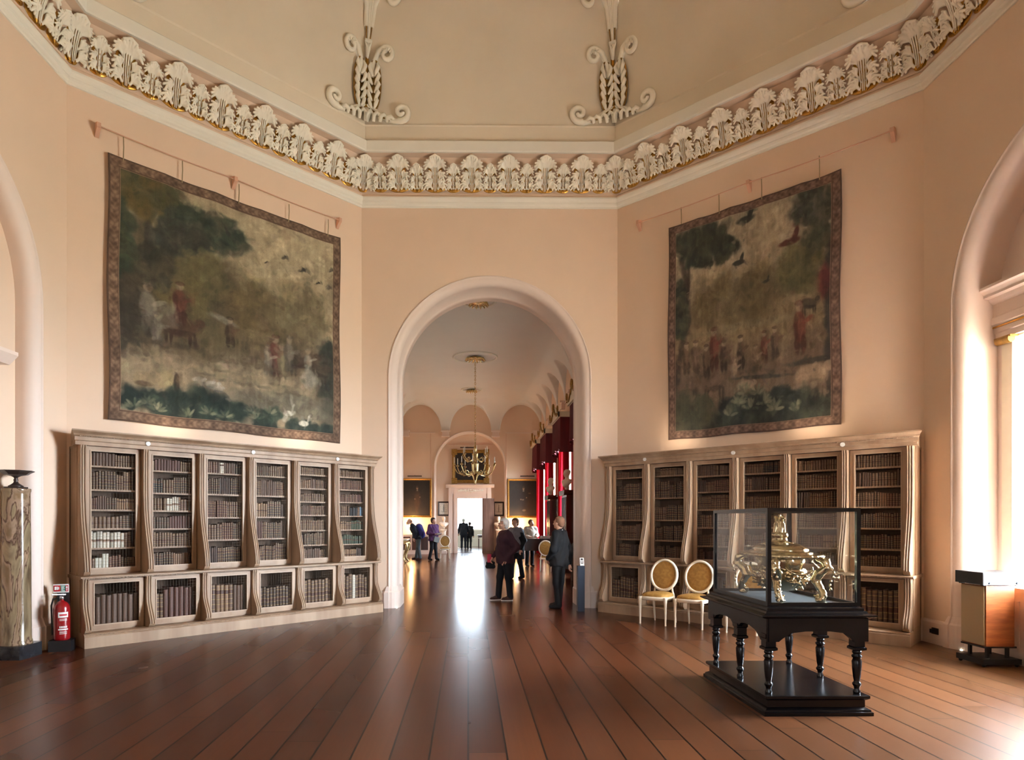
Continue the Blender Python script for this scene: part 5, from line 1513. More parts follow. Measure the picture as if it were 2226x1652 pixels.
for i in range(10): ch_arm(2 * PI * (i + .3) / 10, .14, .46, .70 + .06 * (i % 2), .70)
for i in range(6): ch_arm(2 * PI * (i + .6) / 6, .08, .95, .46, 1.08)

def framed(x0, x1, z0, z1, y, fw, P, label, name='painting', frame_mat='gold_dull', depth=.07):
    r = thing(name, label, 'picture', TR((x0 + x1) / 2, y, (z0 + z1) / 2))
    hx, hz = (x1 - x0) / 2, (z1 - z0) / 2
    mb = MB()
    prof = [(0, 0), (0, -depth), (.25 * fw, -depth - .02), (.45 * fw, -depth), (.7 * fw, -depth * .7), (.85 * fw, -depth * .75), (fw, -depth * .4)]
    rows = [[(-hx + d, yy, -hz + d), (hx - d, yy, -hz + d), (hx - d, yy, hz - d), (-hx + d, yy, hz - d)] for d, yy in prof]
    mb.grid(rows, True); mb.build('frame', M[frame_mat], r)
    U, V = P.U, P.V
    g_ = .8 if name == 'painting' else 1.0
    me = paint_grid('canvas', -hx + fw * .9 + (2 * hx - 1.8 * fw) * U, np.full(U.shape, -depth * .35), -hz + fw * .9 + (2 * hz - 1.8 * fw) * V, P.out(g_, .05), M['canvas'])
    obj('canvas', me, r)
    return r
def dark_portrait(seed, nx, ny, fx, figh, coat, seated=False):
    P = Paint(ny, nx, seed); n_ = vnoise(P.U.shape, 4, 4, seed, 4)[..., None]
    P.fill(np.array((30, 24, 20)) + n_ * np.array((26, 20, 12)))
    P.blob(.5, .08, .6, .12, (56, 42, 30), .5, .6)
    P.blob(fx + .22, .7, .15, .2, (48, 40, 30), .5, .6)
    P.blob(fx, .45, .11, .24, coat, .8, .5); P.blob(fx - .02, .20, .05, .16, tuple(v * .8 for v in coat), .7, .4)
    P.blob(fx, .78, .035, .05, (196, 156, 122), .95, .25, .2); P.blob(fx, .82, .045, .04, (70, 50, 36), .8, .3, .2)
    P.blob(fx, .71, .03, .02, (180, 170, 150), .8, .3, .2)
    P.blob(fx - .09, .47, .02, .02, (190, 150, 118), .9, .3, .2); P.blob(fx + .10, .52, .02, .02, (180, 142, 112), .8, .3, .2)
    return P
P = dark_portrait(21, 90, 110, .52, .7, (96, 62, 36)); P.blob(.3, .3, .15, .2, (70, 52, 34), .5, .6)
framed(-3.28, -1.79, 1.78, 3.70, HY1 - .001, .10, P, 'large dark portrait in a gilt frame on the left of the gallery end wall')
P = dark_portrait(22, 100, 110, .48, .7, (36, 30, 34)); P.blob(.46, .46, .04, .02, (180, 165, 140), .7, .3, .2); P.blob(.50, .16, .06, .03, (170, 150, 128), .6, .4, .3); P.blob(.68, .64, .05, .02, (150, 110, 80), .6, .4, .3)
framed(1.935, 3.58, 1.76, 3.68, HY1 - .001, .10, P, 'large dark full-length portrait in a gilt frame on the right of the gallery end wall')
P = dark_portrait(23, 90, 80, .45, .7, (60, 46, 48))
r = framed(-.80, 1.02, 3.50, 5.16, 32.399, .16, P, 'dark painting in an ornate gilt frame hung above the far doorway')
for sx in (-1, 1):
    for sz in (-1, 1):
        mb = MB(); mb.box(sx * .80 - .14, sx * .80 + .14, -.12, -.01, sz * .72 - .14, sz * .72 + .14); mb.build('corner_block', M['gold_dull'], r)
def print_pic(seed):
    P = Paint(50, 44, seed); P.fill((214, 206, 188)); P.blob(.5, .25, .35, .03, (150, 142, 124), .7, .5)
    P.blob(.5, .48, .05, .28, (86, 82, 76), .9, .25, .3); P.blob(.5, .8, .04, .05, (70, 66, 62), .9, .3, .2); return P
framed(-1.515, -.935, 1.86, 2.58, 32.399, .07, print_pic(31), 'small print of a tall figure in a grey frame, left of the far doorcase', 'framed_print', 'bronze', .03)
framed(1.27, 1.79, 1.85, 2.57, 32.399, .07, print_pic(33), 'small print of a tall figure in a grey frame, right of the far doorcase', 'framed_print', 'bronze', .03)
for x, z, lab, y in ((-2.62, 3.80, 'dark picture lamp above the left gallery portrait', HY1), (2.90, 3.80, 'dark picture lamp above the right gallery portrait', HY1), (-.05, 5.26, 'dark picture lamp above the painting over the far door', 32.4)):
    r = thing('picture_lamp', lab, 'lamp', TR(x, y, z))
    mb = MB(); mb.smooth = True; mb.tube([(-.35, -.20, 0), (.35, -.20, 0)], .028, 8); mb.build('shade', M['bronze'], r)
    mb = MB(); mb.smooth = True; mb.tube([(0, -.20, 0), (0, -.1, .05), (0, -.002, .03)], .010, 6); mb.build('arm', M['bronze'], r)

# busts
def bust_mesh(turn=0.0, drape=True, res=.014):
    pr = [('e', (0, 0, .47), (.085, .10, .115), .02), ('e', (0, -.03, .43), (.065, .07, .08), .02), ('e', (0, -.105, .455), (.014, .022, .03), .02), ('e', (0, .02, .52), (.095, .105, .08), .02),
          ('c', (0, .01, .25), (0, 0, .40), .06, .055, .03), ('c', (-.17, .0, .22), (.17, .0, .22), .075, .075, .05), ('e', (0, -.03, .16), (.16, .10, .12), .05), ('c', (0, 0, .02), (0, 0, .10), .06, .05, .03)]
    if drape: pr += [('c', (-.18, -.04, .24), (.05, -.12, .08), .035, .03, .02), ('c', (.18, -.03, .22), (.0, -.12, .10), .03, .03, .02)]
    return sdf_mesh('bust', pr, res, .02, M['bust'])
BUST = bust_mesh()
def bust(x, y, z, rz, label, s=1.0):
    o = obj('marble_bust', BUST, None, TR(x, y, z, rz, s)); tag(o, label, 'bust', 'white marble busts of the gallery'); return o
def pedestal(x, y, h, label):
    r = thing('pedestal', label, 'pedestal', TR(x, y, 0))
    mb = MB(); mb.box(-.17, .17, -.17, .17, 0, .12); mb.build('base', M['rose_paint'], r)
    mb = MB(); mb.smooth = True; mb.lathe([(.14, .12), (.12, .16), (.115, h - .14), (.13, h - .10), (.15, h - .06)], 20); mb.build('shaft', M['bust'], r)
    mb = MB(); mb.box(-.16, .16, -.16, .16, h - .06, h); mb.build('top', M['bust'], r)
pedestal(-1.22, 32.12, 1.20, 'pale round pedestal left of the far doorcase'); bust(-1.22, 32.12, 1.245, .3, 'white marble bust on the pale pedestal left of the far doorcase')
pedestal(1.52, 32.12, 1.20, 'pale round pedestal right of the far door'); bust(1.52, 32.12, 1.245, -.3, 'white marble bust on the pedestal right of the far door')

# window piers: mahogany cabinets with busts, curtains, pelmets
for y, lab in ((21.0, 'nearer'), (25.1, 'farther')):
    r = thing('tall_cabinet', '%s tall mahogany cabinet between the gallery windows' % lab, 'cabinet', TR(3.30, y, 0))
    mb = MB(); mb.box(-.26, .285, -.58, .58, 0, .14); mb.box(-.22, .285, -.54, .54, .14, .78); mb.box(-.26, .285, -.58, .58, .78, .84); mb.build('base', M['dark_wood'], r)
    mb = MB(); mb.box(-.18, .285, -.50, .50, .84, 2.42)
    for i in range(5): mb.box(-.20, -.18, -.48 + .22 * i, -.44 + .22 * i, .90, 2.36)
    mb.build('body', M['dark_wood'], r)
    mb = MB(); mb.prism([(-.50, 2.42), (-.54, 2.46), (-.58, 2.52), (-.60, 2.58), (.60, 2.58), (.58, 2.52), (.54, 2.46), (.50, 2.42)], 'x', -.27, .285); mb.build('cornice', M['dark_wood'], r)
    bust(3.16, y - .30, 2.625, -1.2, 'white marble bust on the %s tall mahogany cabinet by the curtains' % lab, 1.05)
def curtain(y, side, label):
    mb = MB(); mb.smooth = True; rows = []
    n = 46
    for z in (.04, .8, 1.6, 2.4, 3.2, 4.3):
        row = []
        for i in range(n + 1):
            t = i / n
            wd = .62 * (.80 + .2 * (z / 4.3)) ; yy = y + side * (.98 - wd * t)
            row.append((3.40 - .07 * math.sin(t * 2 * PI * 6 + .4 * math.sin(z)) - .04 * t, yy, z))
        rows.append(row)
    mb.grid(rows)
    o = mb.build('curtain', M['curtain']); tag(o, label, 'curtain', 'crimson gallery window curtains')
m, nt, b = new_mat('crimson_silk'); M['curtain'] = m
nt.nodes.remove(b); o_ = nt.nodes['Material Output']
d_ = nt.nodes.new('ShaderNodeBsdfDiffuse'); t_ = nt.nodes.new('ShaderNodeBsdfTranslucent'); mx_ = nt.nodes.new('ShaderNodeMixShader')
d_.inputs[0].default_value = lin((150, 24, 40)); t_.inputs[0].default_value = lin((200, 40, 40)); mx_.inputs[0].default_value = .35
nt.links.new(d_.outputs[0], mx_.inputs[1]); nt.links.new(t_.outputs[0], mx_.inputs[2]); nt.links.new(mx_.outputs[0], o_.inputs[0])
for i, y in enumerate(WY):
    nm_ = ['nearest', 'second', 'third', 'fourth', 'farthest'][i]
    curtain(y, -1, 'crimson curtain on the near side of the %s gallery window' % nm_)
    curtain(y, 1, 'crimson curtain on the far side of the %s gallery window' % nm_)
    r = thing('pelmet', 'carved cream pelmet with crimson valance over the %s gallery window' % nm_, 'pelmet', TR(3.40, y, 4.0))
    mb = MB(); mb.smooth = True; rows = []
    for q in range(6):
        row = []
        for j in range(61):
            t = j / 60; yy = -1.02 + 2.04 * t
            drop = .16 * abs(math.sin(t * PI * 3))
            z = 1.15 + (-.05 + drop - 1.15) * q / 5
            row.append((-.26 - .03 * math.sin(t * 2 * PI * 15) * (q / 5 + .3), yy, z))
        rows.append(row)
    mb.grid(rows)
    for s in (-1, 1): mb.quad((-.26, s * 1.02, 1.15), (.18, s * 1.02, 1.15), (.18, s * 1.02, -.05), (-.26, s * 1.02, -.05))
    mb.build('valance', M['red_velvet'], r)
    mb = MB(); P_ = [(-1.06, 1.15), (-1.06, 1.33), (-.8, 1.36), (-.5, 1.50), (-.25, 1.60), (0, 1.66), (.25, 1.60), (.5, 1.50), (.8, 1.36), (1.06, 1.33), (1.06, 1.15)]
    mb.prism(P_, 'x', -.34, -.29); mb.box(-.34, .19, -1.06, -1.01, 1.15, 1.33); mb.box(-.34, .19, 1.01, 1.06, 1.15, 1.33); mb.build('cornice_board', M['cream'], r)
    mb = MB(); mb.smooth = True
    for s in (-1, 1):
        mb.tube([(-.36, s * (.95 - .9 * t + .05 * math.sin(t * 9)), 1.24 + .30 * t * t + .04 * math.sin(t * 14)) for t in [j / 16 for j in range(17)]], .03, 6)
        mb.tube([(-.36, s * (1.0 + .08 * math.cos(a)), 1.42 + .10 * math.sin(a)) for a in [2 * PI * j / 10 * 1.2 for j in range(11)]], .025, 6)
    mb.tube([(-.37, .10 * math.cos(a), 1.62 + .12 * math.sin(a)) for a in [2 * PI * j / 12 for j in range(13)]], .035, 6)
    mb.build('carved_crest', M['gold_dull'], r)

# low side cabinets with lamps
def side_cabinet(x0, x1, label):
    r = thing('side_cabinet', label, 'cabinet', TR((x0 + x1) / 2, 31.55, 0)); h = (x1 - x0) / 2
    mb = MB(); mb.box(-h, h, -.30, .33, 0, .12); mb.box(-h + .02, h - .02, -.27, .33, .12, .90); mb.build('body', M['rose_paint'], r)
    mb = MB(); mb.box(-h, h, -.32, .33, .90, .96); mb.build('top', M['bust'], r)
    for i in range(3):
        a = -h + .10 + i * (2 * h - .2) / 3
        mb = MB(); mb.box(a + .04, a + (2 * h - .2) / 3 - .04, -.285, -.27, .2, .84); mb.build('door', M['dark_wood'], r)
side_cabinet(-3.28, -1.80, 'low pink cabinet with dark doors under the left gallery portrait')
side_cabinet(1.92, 3.22, 'low pink cabinet with dark doors under the right gallery portrait')
m, nt, b = new_mat('lamp_glow'); M['lamp_glow'] = m
b.inputs['Base Color'].default_value = lin((255, 224, 170)); b.inputs['Emission Color'].default_value = (1, .62, .28, 1); b.inputs['Emission Strength'].default_value = 9
for x, lab in ((-2.75, 'lit table lamp with two shades on the left side cabinet'), (2.45, 'lit table lamp with two shades on the right side cabinet')):
    r = thing('table_lamp', lab, 'lamp', TR(x, 31.45, .961))
    mb = MB(); mb.smooth = True; mb.lathe([(.09, 0), (.09, .015), (.03, .03), (.02, .06), (.028, .12), (.018, .2), (.018, .3)], 14)
    for s in (-1, 1): mb.tube([(0, 0, .26), (s * .08, 0, .22), (s * .15, 0, .26), (s * .15, 0, .32)], .010, 6)
    mb.build('stem', M['brass'], r)
    for s in (-1, 1):
        mb = MB(); mb.smooth = True; mb.lathe([(.085, .36), (.05, .48)], 14, Matrix.Translation((s * .15, 0, 0)), cap=False); mb.build('lamp_shade', M['lamp_glow'], r)
    l = bpy.data.lights.new('lamp_bulb', 'POINT'); l.energy = 26; l.color = (1, .58, .26); l.shadow_soft_size = .06
    lo = bpy.data.objects.new('lamp_bulb', l); col.objects.link(lo); lo.location = (x, 31.40, 1.50)

# gilt console table on the left
r = thing('console_table', 'gilt console table with curved legs against the left gallery wall', 'table', TR(-2.78, 25.1, 0))
mb = MB(); mb.box(-.50, .46, -.62, .62, .86, .91); mb.build('top', M['bust'], r)
mb = MB(); mb.box(-.48, .42, -.58, .58, .74, .86)
mb.smooth = True
for i in range(7): mb.ball((.43, -.48 + .16 * i, .74), (.03, .06, .06), 8, 5)
for i in range(6): mb.ball((-.4 + .16 * i, -.59, .74), (.06, .03, .06), 8, 5)
mb.build('apron', M['brass'], r)
for sx in (-1, 1):
    for sy in (-1, 1):
        mb = MB(); mb.smooth = True
        bx = .40 if sx > 0 else -.42
        mb.tube([(bx, sy * .52, .80), (bx + sx * .05, sy * .57, .68), (bx + sx * .02, sy * .54, .50), (bx - sx * .06, sy * .46, .30), (bx - sx * .07, sy * .45, .14), (bx - sx * .0, sy * .50, .03), (bx + sx * .04, sy * .53, .03)], [.05, .06, .045, .035, .03, .035, .02], 8)
        mb.build('leg', M['brass'], r)

# desk (square piano) with papers on it
r = thing('desk', 'dark mahogany desk with a raised back in front of the standing attendant', 'desk', TR(2.34, 21.98, 0))
mb = MB(); mb.box(-.66, .62, -.40, .36, .95, 1.0); mb.build('top', M['dark_wood'], r)
mb = MB(); mb.box(-.62, .58, -.36, .32, .60, .95); mb.box(-.66, -.60, -.38, .34, .58, .95); mb.build('body', M['dark_wood'], r)
for x in (-.56, .52):
    for y in (-.30, .26):
        mb = MB(); mb.smooth = True; mb.lathe([(.025, 0), (.03, .03), (.022, .06), (.035, .35), (.045, .5), (.05, .6)], 10, Matrix.Translation((x, y, 0))); mb.build('leg', M['dark_wood'], r)
o = MB(); o.box(-.15, .15, -.10, .10, 0, .05); o.box(-.13, .17, -.08, .12, .05, .085)
o = o.build('leaflet_stack', M['white'], None, TR(2.62, 22.05, 1.001, .2)); tag(o, 'pale stack of leaflets on the dark desk', 'leaflets')

# far room: table and rope barrier
r = thing('side_table', 'small dark table in the bright far room', 'table', TR(.98, 39.4, 0))
mb = MB(); mb.box(-.42, .25, -.3, .3, .70, .76); mb.box(-.38, .21, -.27, .27, .60, .70); mb.build('top', M['dark_wood'], r)
for x in (-.34, .17):
    for y in (-.23, .23): mb = MB(); mb.box(x - .03, x + .03, y - .03, y + .03, 0, .60); mb.build('leg', M['dark_wood'], r)
r = thing('rope_barrier', 'white rope barrier hung across the bright far room', 'barrier', TR(.1, 38.6, 0))
for x in (-.75, 1.05):
    mb = MB(); mb.smooth = True; mb.lathe([(.12, 0), (.12, .02), (.02, .04), (.015, .75), (.03, .78)], 12, Matrix.Translation((x, 0, 0))); mb.build('post', M['chair_white'], r)
mb = MB(); mb.smooth = True; mb.tube([(-.75 + 1.8 * t, 0, .68 - .5 * t * (1 - t)) for t in [i / 12 for i in range(13)]], .015, 6); mb.build('rope', M['candle'], r)
# picture wires of the recess painting
mb = MB(); mb.box(-1.0, 1.22, 32.36, 32.385, 5.44, 5.46); mb.box(-.72, -.712, 32.37, 32.378, 5.1, 5.44); mb.box(.92, .928, 32.37, 32.378, 5.1, 5.44)
for x in (-1.86, 1.86): mb.box(x, x + .015, 31.86, 31.875, 3.7, 5.93)
n_tr += 1
tag(mb.build('trim_%d' % n_tr, M['rod']), kind='structure')
# ------------------------------------------------------------------ dark armchair by the gallery curtains
r = thing('armchair', 'dark upholstered armchair by the curtains, partly behind the right arch jamb', 'armchair', TR(2.86, 17.6, 0, math.radians(-60)))
pr = [('c', (-.22, .22, .45), (.22, .22, .45), .08, .08), ('c', (-.22, .24, .93), (.22, .24, .93), .07, .07), ('c', (-.22, .23, .5), (-.22, .24, .93), .075, .07), ('c', (.22, .23, .5), (.22, .24, .93), .075, .07), ('c', (0, .23, .5), (0, .24, .93), .09, .08), ('c', (-.12, .23, .5), (-.12, .24, .93), .08, .07), ('c', (.12, .23, .5), (.12, .24, .93), .08, .07)]
obj('backrest', sdf_mesh('backrest', pr, .02, .04, M['black_plastic']), r)
mb = MB(); mb.box(-.28, .28, -.28, .22, .30, .46); mb.build('seat', M['black_plastic'], r)
for s in (-1, 1):
    mb = MB(); mb.smooth = True; mb.tube([(s * .30, .25, .40), (s * .31, .2, .64), (s * .31, -.1, .66), (s * .30, -.26, .60), (s * .29, -.25, .40)], .035, 8); mb.build('armrest', M['dark_wood'], r)
    for y in (-.24, .20): mb = MB(); mb.box(s * .25 - .025, s * .25 + .025, y - .025, y + .025, 0, .30); mb.build('leg', M['dark_wood'], r)

# ------------------------------------------------------------------ people
M['skin'] = mat('skin', (206, 160, 136), 0.55)
def cloth(n, c, r=.85, rgb2=None, scale=14): return mat(n, c, r, var=0 if rgb2 else .15, rgb2=rgb2, scale=scale, bump=.1)
def lerp(a, b, t): return tuple(a[i] + (b[i] - a[i]) * t for i in range(3))
def person(label, x, y, rz, h, pose, top, bottom, shoe, hair, res=.011, hem=.46, bulk=1.0, extra=None, long_coat=None, hair_style='short'):
    J = dict(hipL=(.052, 0, .52), hipR=(-.052, 0, .52), kneeL=(.058, -.01, .285), kneeR=(-.058, -.01, .285), ankL=(.06, .012, .045), ankR=(-.06, .012, .045),
             chest=(0, .0, .74), waist=(0, 0, .61), shL=(.105, .004, .805), shR=(-.105, .004, .805), elbL=(.15, .02, .635), elbR=(-.15, .02, .635), wriL=(.155, -.03, .49), wriR=(-.155, -.03, .49), neck=(0, .008, .84), head=(0, -.008, .93), turn=0.0, nod=0.0, footdirL=0.0, footdirR=0.0)
    J.update(pose)
    lean = J.get('lean', 0)
    if lean:
        c_, s_ = math.cos(lean), math.sin(lean)
        for k_ in ('chest', 'waist', 'shL', 'shR', 'neck', 'head', 'elbL', 'elbR', 'wriL', 'wriR'):
            if k_ in pose and pose.get('abs_arms') and k_[:3] in ('elb', 'wri'): continue
            px_, py_, pz_ = J[k_]; dz = pz_ - .52
            J[k_] = (px_, py_ * c_ - dz * s_, .52 + dz * c_ + py_ * s_)
    q = lambda n: tuple(v * h for v in J[n])
    def add(p, o_, s=1.0): return (p[0] + o_[0] * h * s, p[1] + o_[1] * h * s, p[2] + o_[2] * h * s)
    H = h
    pr = []
    def c(a, b_, r1, r2, k=None): pr.append(('c', a, b_, r1 * H, r2 * H) + ((k,) if k else ()))
    for s in 'LR':
        c(q('hip' + s), q('knee' + s), .044, .030); c(q('knee' + s), q('ank' + s), .028, .019)
        c(q('sh' + s), q('elb' + s), .026, .021); c(q('elb' + s), q('wri' + s), .021, .014)
    c(q('hipL'), q('hipR'), .05, .05); c(add(q('waist'), (0, 0, -.08)), q('waist'), .07, .065); c(q('waist'), q('chest'), .065, .075)
    c(q('shL'), q('shR'), .035, .035); c(add(q('neck'), (0, 0, -.04)), add(q('neck'), (0, -.005, .035)), .034, .030)
    # head
    ct, st = math.cos(J['turn']), math.sin(J['turn'])
    hc = q('head')
    def hp(dx, dy, dz):
        dy, dz = dy * math.cos(J['nod']) - dz * math.sin(J['nod']) * -1, dz * math.cos(J['nod']) + dy * math.sin(J['nod'])
        return (hc[0] + (dx * ct - dy * st) * H, hc[1] + (dx * st + dy * ct) * H, hc[2] + dz * H)
    e = lambda p, r, k=.012: pr.append(('e', p, tuple(v * H for v in r), k))
    e(hp(0, .006, .012), (.045, .053, .052), .02); e(hp(0, -.014, -.022), (.036, .040, .042), .02); e(hp(0, -.040, -.048), (.016, .014, .012), .012)
    pr.append(('c', hp(0, -.050, .012), hp(0, -.062, -.012), .006 * H, .009 * H, .006))
    for sx in (-1, 1):
        e(hp(sx * .046, .004, -.004), (.006, .011, .017), .005); e(hp(sx * .018, -.049, .018), (.013, .007, .005), .006); e(hp(sx * .026, -.034, -.012), (.015, .015, .015), .015)
    e(hp(0, -.050, -.028), (.014, .006, .004), .005)
    # hands
    for s in 'LR':
        w = Vector(q('wri' + s)); el = Vector(q('elb' + s)); d = (w - el).normalized()
        d = Vector(J.get('hand' + s, d)).normalized()
        side = d.cross(Vector((0, 1, 0.2) if abs(d.y) < .8 else (0, 0, 1))).normalized(); nrm = side.cross(d).normalized()
        sg = 1 if s == 'L' else -1
        pc = w + d * .052 * H
        c(tuple(w), tuple(w + d * .03 * H), .015, .016, .012)
        for f in (-1, -.33, .33, 1):
            c(tuple(w + d * .02 * H + side * f * .008 * H), tuple(w + d * .055 * H + side * f * .015 * H), .010, .0085, .010)
            ln = {-1: .034, -.33: .044, .33: .046, 1: .040}[f]; curl = J.get('curl' + s, .35)
            a = w + d * .055 * H + side * f * .016 * H; b1 = a + (d * math.cos(curl) + nrm * math.sin(curl)) * ln * .55 * H; b2 = b1 + (d * math.cos(curl * 2.2) + nrm * math.sin(curl * 2.2)) * ln * .5 * H
            c(tuple(a), tuple(b1), .0058, .0054, .003); c(tuple(b1), tuple(b2), .0054, .0046, .003)
        a = w + d * .022 * H + side * sg * .012 * H; b1 = a + (d * .6 + side * sg * .75 + nrm * .3) * .025 * H; c(tuple(a), tuple(b1), .009, .0068, .006); c(tuple(b1), tuple(b1 + (d * .85 + nrm * .35) * .022 * H), .0068, .0055, .003)
    me = sdf_mesh('person', pr, res, .018 * H, M['skin'])
    o = obj('person', me, None, TR(x, y, 0, rz)); tag(o, label, 'person')
    # trousers
    pr = []
    for s in 'LR':
        kn, an = q('knee' + s), q('ank' + s)
        c(q('hip' + s), kn, .056 * bulk, .042); c(kn, add(an, (0, .002, -.005)), .040, .038)
    c(q('hipL'), q('hipR'), .062 * bulk, .062 * bulk); c(q('hipL'), add(q('waist'), (.02, 0, -.02)), .06 * bulk, .06 * bulk); c(q('hipR'), add(q('waist'), (-.02, 0, -.02)), .06 * bulk, .06 * bulk)
    obj('trousers', sdf_mesh('trousers', pr, res, .025 * H, bottom, cut=lambda X, Y, Z: (.028 * H - Z)), o)
    # top
    pr = []
    B = bulk
    for s in 'LR':
        c(q('sh' + s), q('elb' + s), .040 * B, .034 * B); c(q('elb' + s), lerp(q('elb' + s), q('wri' + s), .96), .034 * B, .026)
    ch, wa = q('chest'), q('waist')
    c(add(ch, (-.045, 0, 0)), add(ch, (.045, 0, 0)), .075 * B, .075 * B); c(add(wa, (-.03, -.01 * B, 0)), add(wa, (.03, -.01 * B, 0)), .080 * B, .080 * B); c(ch, wa, .085 * B, .090 * B)
    c(q('shL'), q('shR'), .045, .045); c(q('neck'), ch, .045, .07)
    hz = hem
    for sx in (-1, 1): c(add(wa, (sx * .03, 0, 0)), (sx * .045 * H, wa[1] * .3, (hz + .03) * H), .078 * B, .082 * B)
    if long_coat:
        for sx in (-1, 1): c((sx * .05 * H, .01 * H, (hz + .03) * H), (sx * .07 * H, .04 * H, (long_coat + .04) * H), .07 * B, .06)
        hz = long_coat
    wl = J.get('lean', 0)
    neckz = q('neck')[2]
    def cutf(X, Y, Z):
        d1 = hz * H + .006 * H * np.sin(X * 40) - Z
        nk = q('neck'); d2 = .036 * H - np.sqrt((X - nk[0]) ** 2 + (Y - nk[1] + .012 * H) ** 2 + ((Z - nk[2] - .02 * H) * .8) ** 2)
        # arms are not trimmed at the hem
        arm = np.minimum.reduce([np.sqrt((X - p[0]) ** 2 + (Y - p[1]) ** 2 + (Z - p[2]) ** 2) - .065 * H for p in (lerp(q('elbL'), q('wriL'), t) for t in (.3, .6, .9))] + [np.sqrt((X - p[0]) ** 2 + (Y - p[1]) ** 2 + (Z - p[2]) ** 2) - .065 * H for p in (lerp(q('elbR'), q('wriR'), t) for t in (.3, .6, .9))])
        d1 = np.minimum(d1, arm)
        return np.maximum(d1, d2)
    def folds(X, Y, Z): return .0022 * H * np.sin(Z * 55 / H * .9 + X * 38 + 2 * np.sin(Y * 30)) + .0015 * H * np.sin(X * 60 + Z * 21)
    obj('jacket' if not pose.get('shirt') else 'shirt', sdf_mesh('top', pr, res, .03 * H, top, cut=cutf, disp=folds), o)
    # collar
    nk = q('neck'); mb = MB(); mb.smooth = True
    mb.tube([(nk[0] + .036 * H * math.cos(a), nk[1] - .004 * H + .038 * H * math.sin(a), nk[2] + .004 * H + .008 * H * math.sin(a)) for a in [2 * PI * i / 16 for i in range(17)]], .010 * H, 6, cap=False)
    mb.build('collar', pose.get('collar', top), o)
    # shoes
    for s in 'LR':
        an = q('ank' + s); fd = J['footdir' + s]; dx, dy = math.sin(fd), -math.cos(fd)
        pr = [('c', (an[0] - dx * .01 * H, an[1] - dy * .01 * H, .030 * H), (an[0] + dx * .085 * H, an[1] + dy * .085 * H, .020 * H), .028 * H, .022 * H), ('c', (an[0], an[1], .05 * H), (an[0] + dx * .04 * H, an[1] + dy * .04 * H, .032 * H), .026 * H, .022 * H)]
        sh_ = obj('shoe', sdf_mesh('shoe', pr, res * .8, .015, shoe, cut=lambda X, Y, Z: .001 - Z), o)
        if pose.get('sole'):
            mb = MB(); mb.smooth = True
            ring = [(an[0] + dx * .04 * H + (dx * .075 * math.cos(t) - dy * .028 * math.sin(t)) * H, an[1] + dy * .04 * H + (dy * .075 * math.cos(t) + dx * .028 * math.sin(t)) * H) for t in [2 * PI * i / 20 for i in range(20)]]
            mb.grid([[(p[0], p[1], z) for p in ring] for z in (.002, .018)], True); mb.build('sole', M['white'], sh_)
    # hair
    pr = []
    if hair_style == 'bald':
        e(hp(0, .018, .004), (.050, .052, .040), .01)
        hc_cut = lambda X, Y, Z: np.maximum(-((Y - hc[1]) * ct - (X - hc[0]) * st) - .004 * H + 0 * Z, (Z - hc[2]) - .040 * H)
    else:
        e(hp(0, .012, .020), (.053, .058, .056), .02); e(hp(0, .035, -.005), (.044, .030, .045), .02)
        if hair_style == 'full':
            e(hp(0, .012, .028), (.058, .060, .056), .02); e(hp(0, .034, -.015), (.052, .034, .05), .02)
        def hc_cut(X, Y, Z):
            f = -((Y - hc[1]) * ct - (X - hc[0]) * st)      # forward distance
            return np.maximum(np.minimum(f - .022 * H, 0) * 0 + np.where(f > 0.0, (.042 * H - (Z - hc[2])) * (f > .012 * H) + (-1) * (f <= .012 * H), -1), -1) 
    def hdisp(X, Y, Z): return .0012 * H * np.sin(X * 160 + 3 * np.sin(Z * 60)) * np.sin(Y * 140 + Z * 50)
    obj('hair', sdf_mesh('hair', pr, res * .8, .012, hair, cut=hc_cut, disp=hdisp), o)
    if extra: extra(o, q, H, hp)
    return o

C_ = {k_: cloth(k_, v) for k_, v in dict(maroon_fleece=(60, 30, 42), black_wool=(15, 14, 18), black_trousers=(15, 15, 22), grey_jersey=(120, 122, 132), grey_denim=(84, 92, 96), purple_jacket=(84, 44, 92), dark_navy=(18, 24, 38), pale_shirt=(196, 188, 172), shoe_black=(22, 20, 22), shoe_brown=(70, 46, 40), hair_white=(206, 204, 198), hair_brown=(98, 70, 50), hair_dark=(46, 34, 30), hair_ginger=(138, 98, 74), blue_bag=(52, 56, 130), grey_bag=(112, 112, 108), pink_case=(206, 66, 92)).items()}

def ex_maroon(o, q, H, hp):
    w = q('wriR')
    mb = MB(); mb.box(-.04, .04, -.008, .008, -.085, .085); mb.build('pink_wallet', C_['pink_case'], o, Matrix.Translation((w[0] + .01, w[1] - .075, w[2] - .03)) @ Matrix.Rotation(1.3, 4, 'Z'))
    pr = [('c', (w[0] - .03, w[1] - .10, w[2] - .13), (w[0] - .02, w[1] + .02, w[2] - .13), .035, .035), ('c', (w[0] - .03, w[1] - .10, w[2] - .20), (w[0] - .02, w[1] + .02, w[2] - .20), .045, .045), ('c', (w[0], w[1] - .03, w[2] - .12), (w[0], w[1] - .03, w[2] - .05), .014, .014)]
    obj('handbag', sdf_mesh('bag', pr, .012, .02, C_['black_wool']), o)
    mb = MB(); mb.smooth = True
    for sx in (-1, 1):
        cc = Vector(hp(sx * .020, -.058, .010)); a_ = Vector(hp(sx * .020 + .011, -.058, .010)) - cc; b_ = Vector(hp(sx * .020, -.058, .021)) - cc
        mb.tube([tuple(cc + a_ * 1.1 * math.cos(t) + b_ * math.sin(t)) for t in [2 * PI * i / 12 for i in range(13)]], .0018, 5, cap=False)
        mb.tube([hp(sx * .032, -.056, .012), hp(sx * .050, .0, .008)], .0016, 5)
    mb.build('glasses', M['bronze'], o)
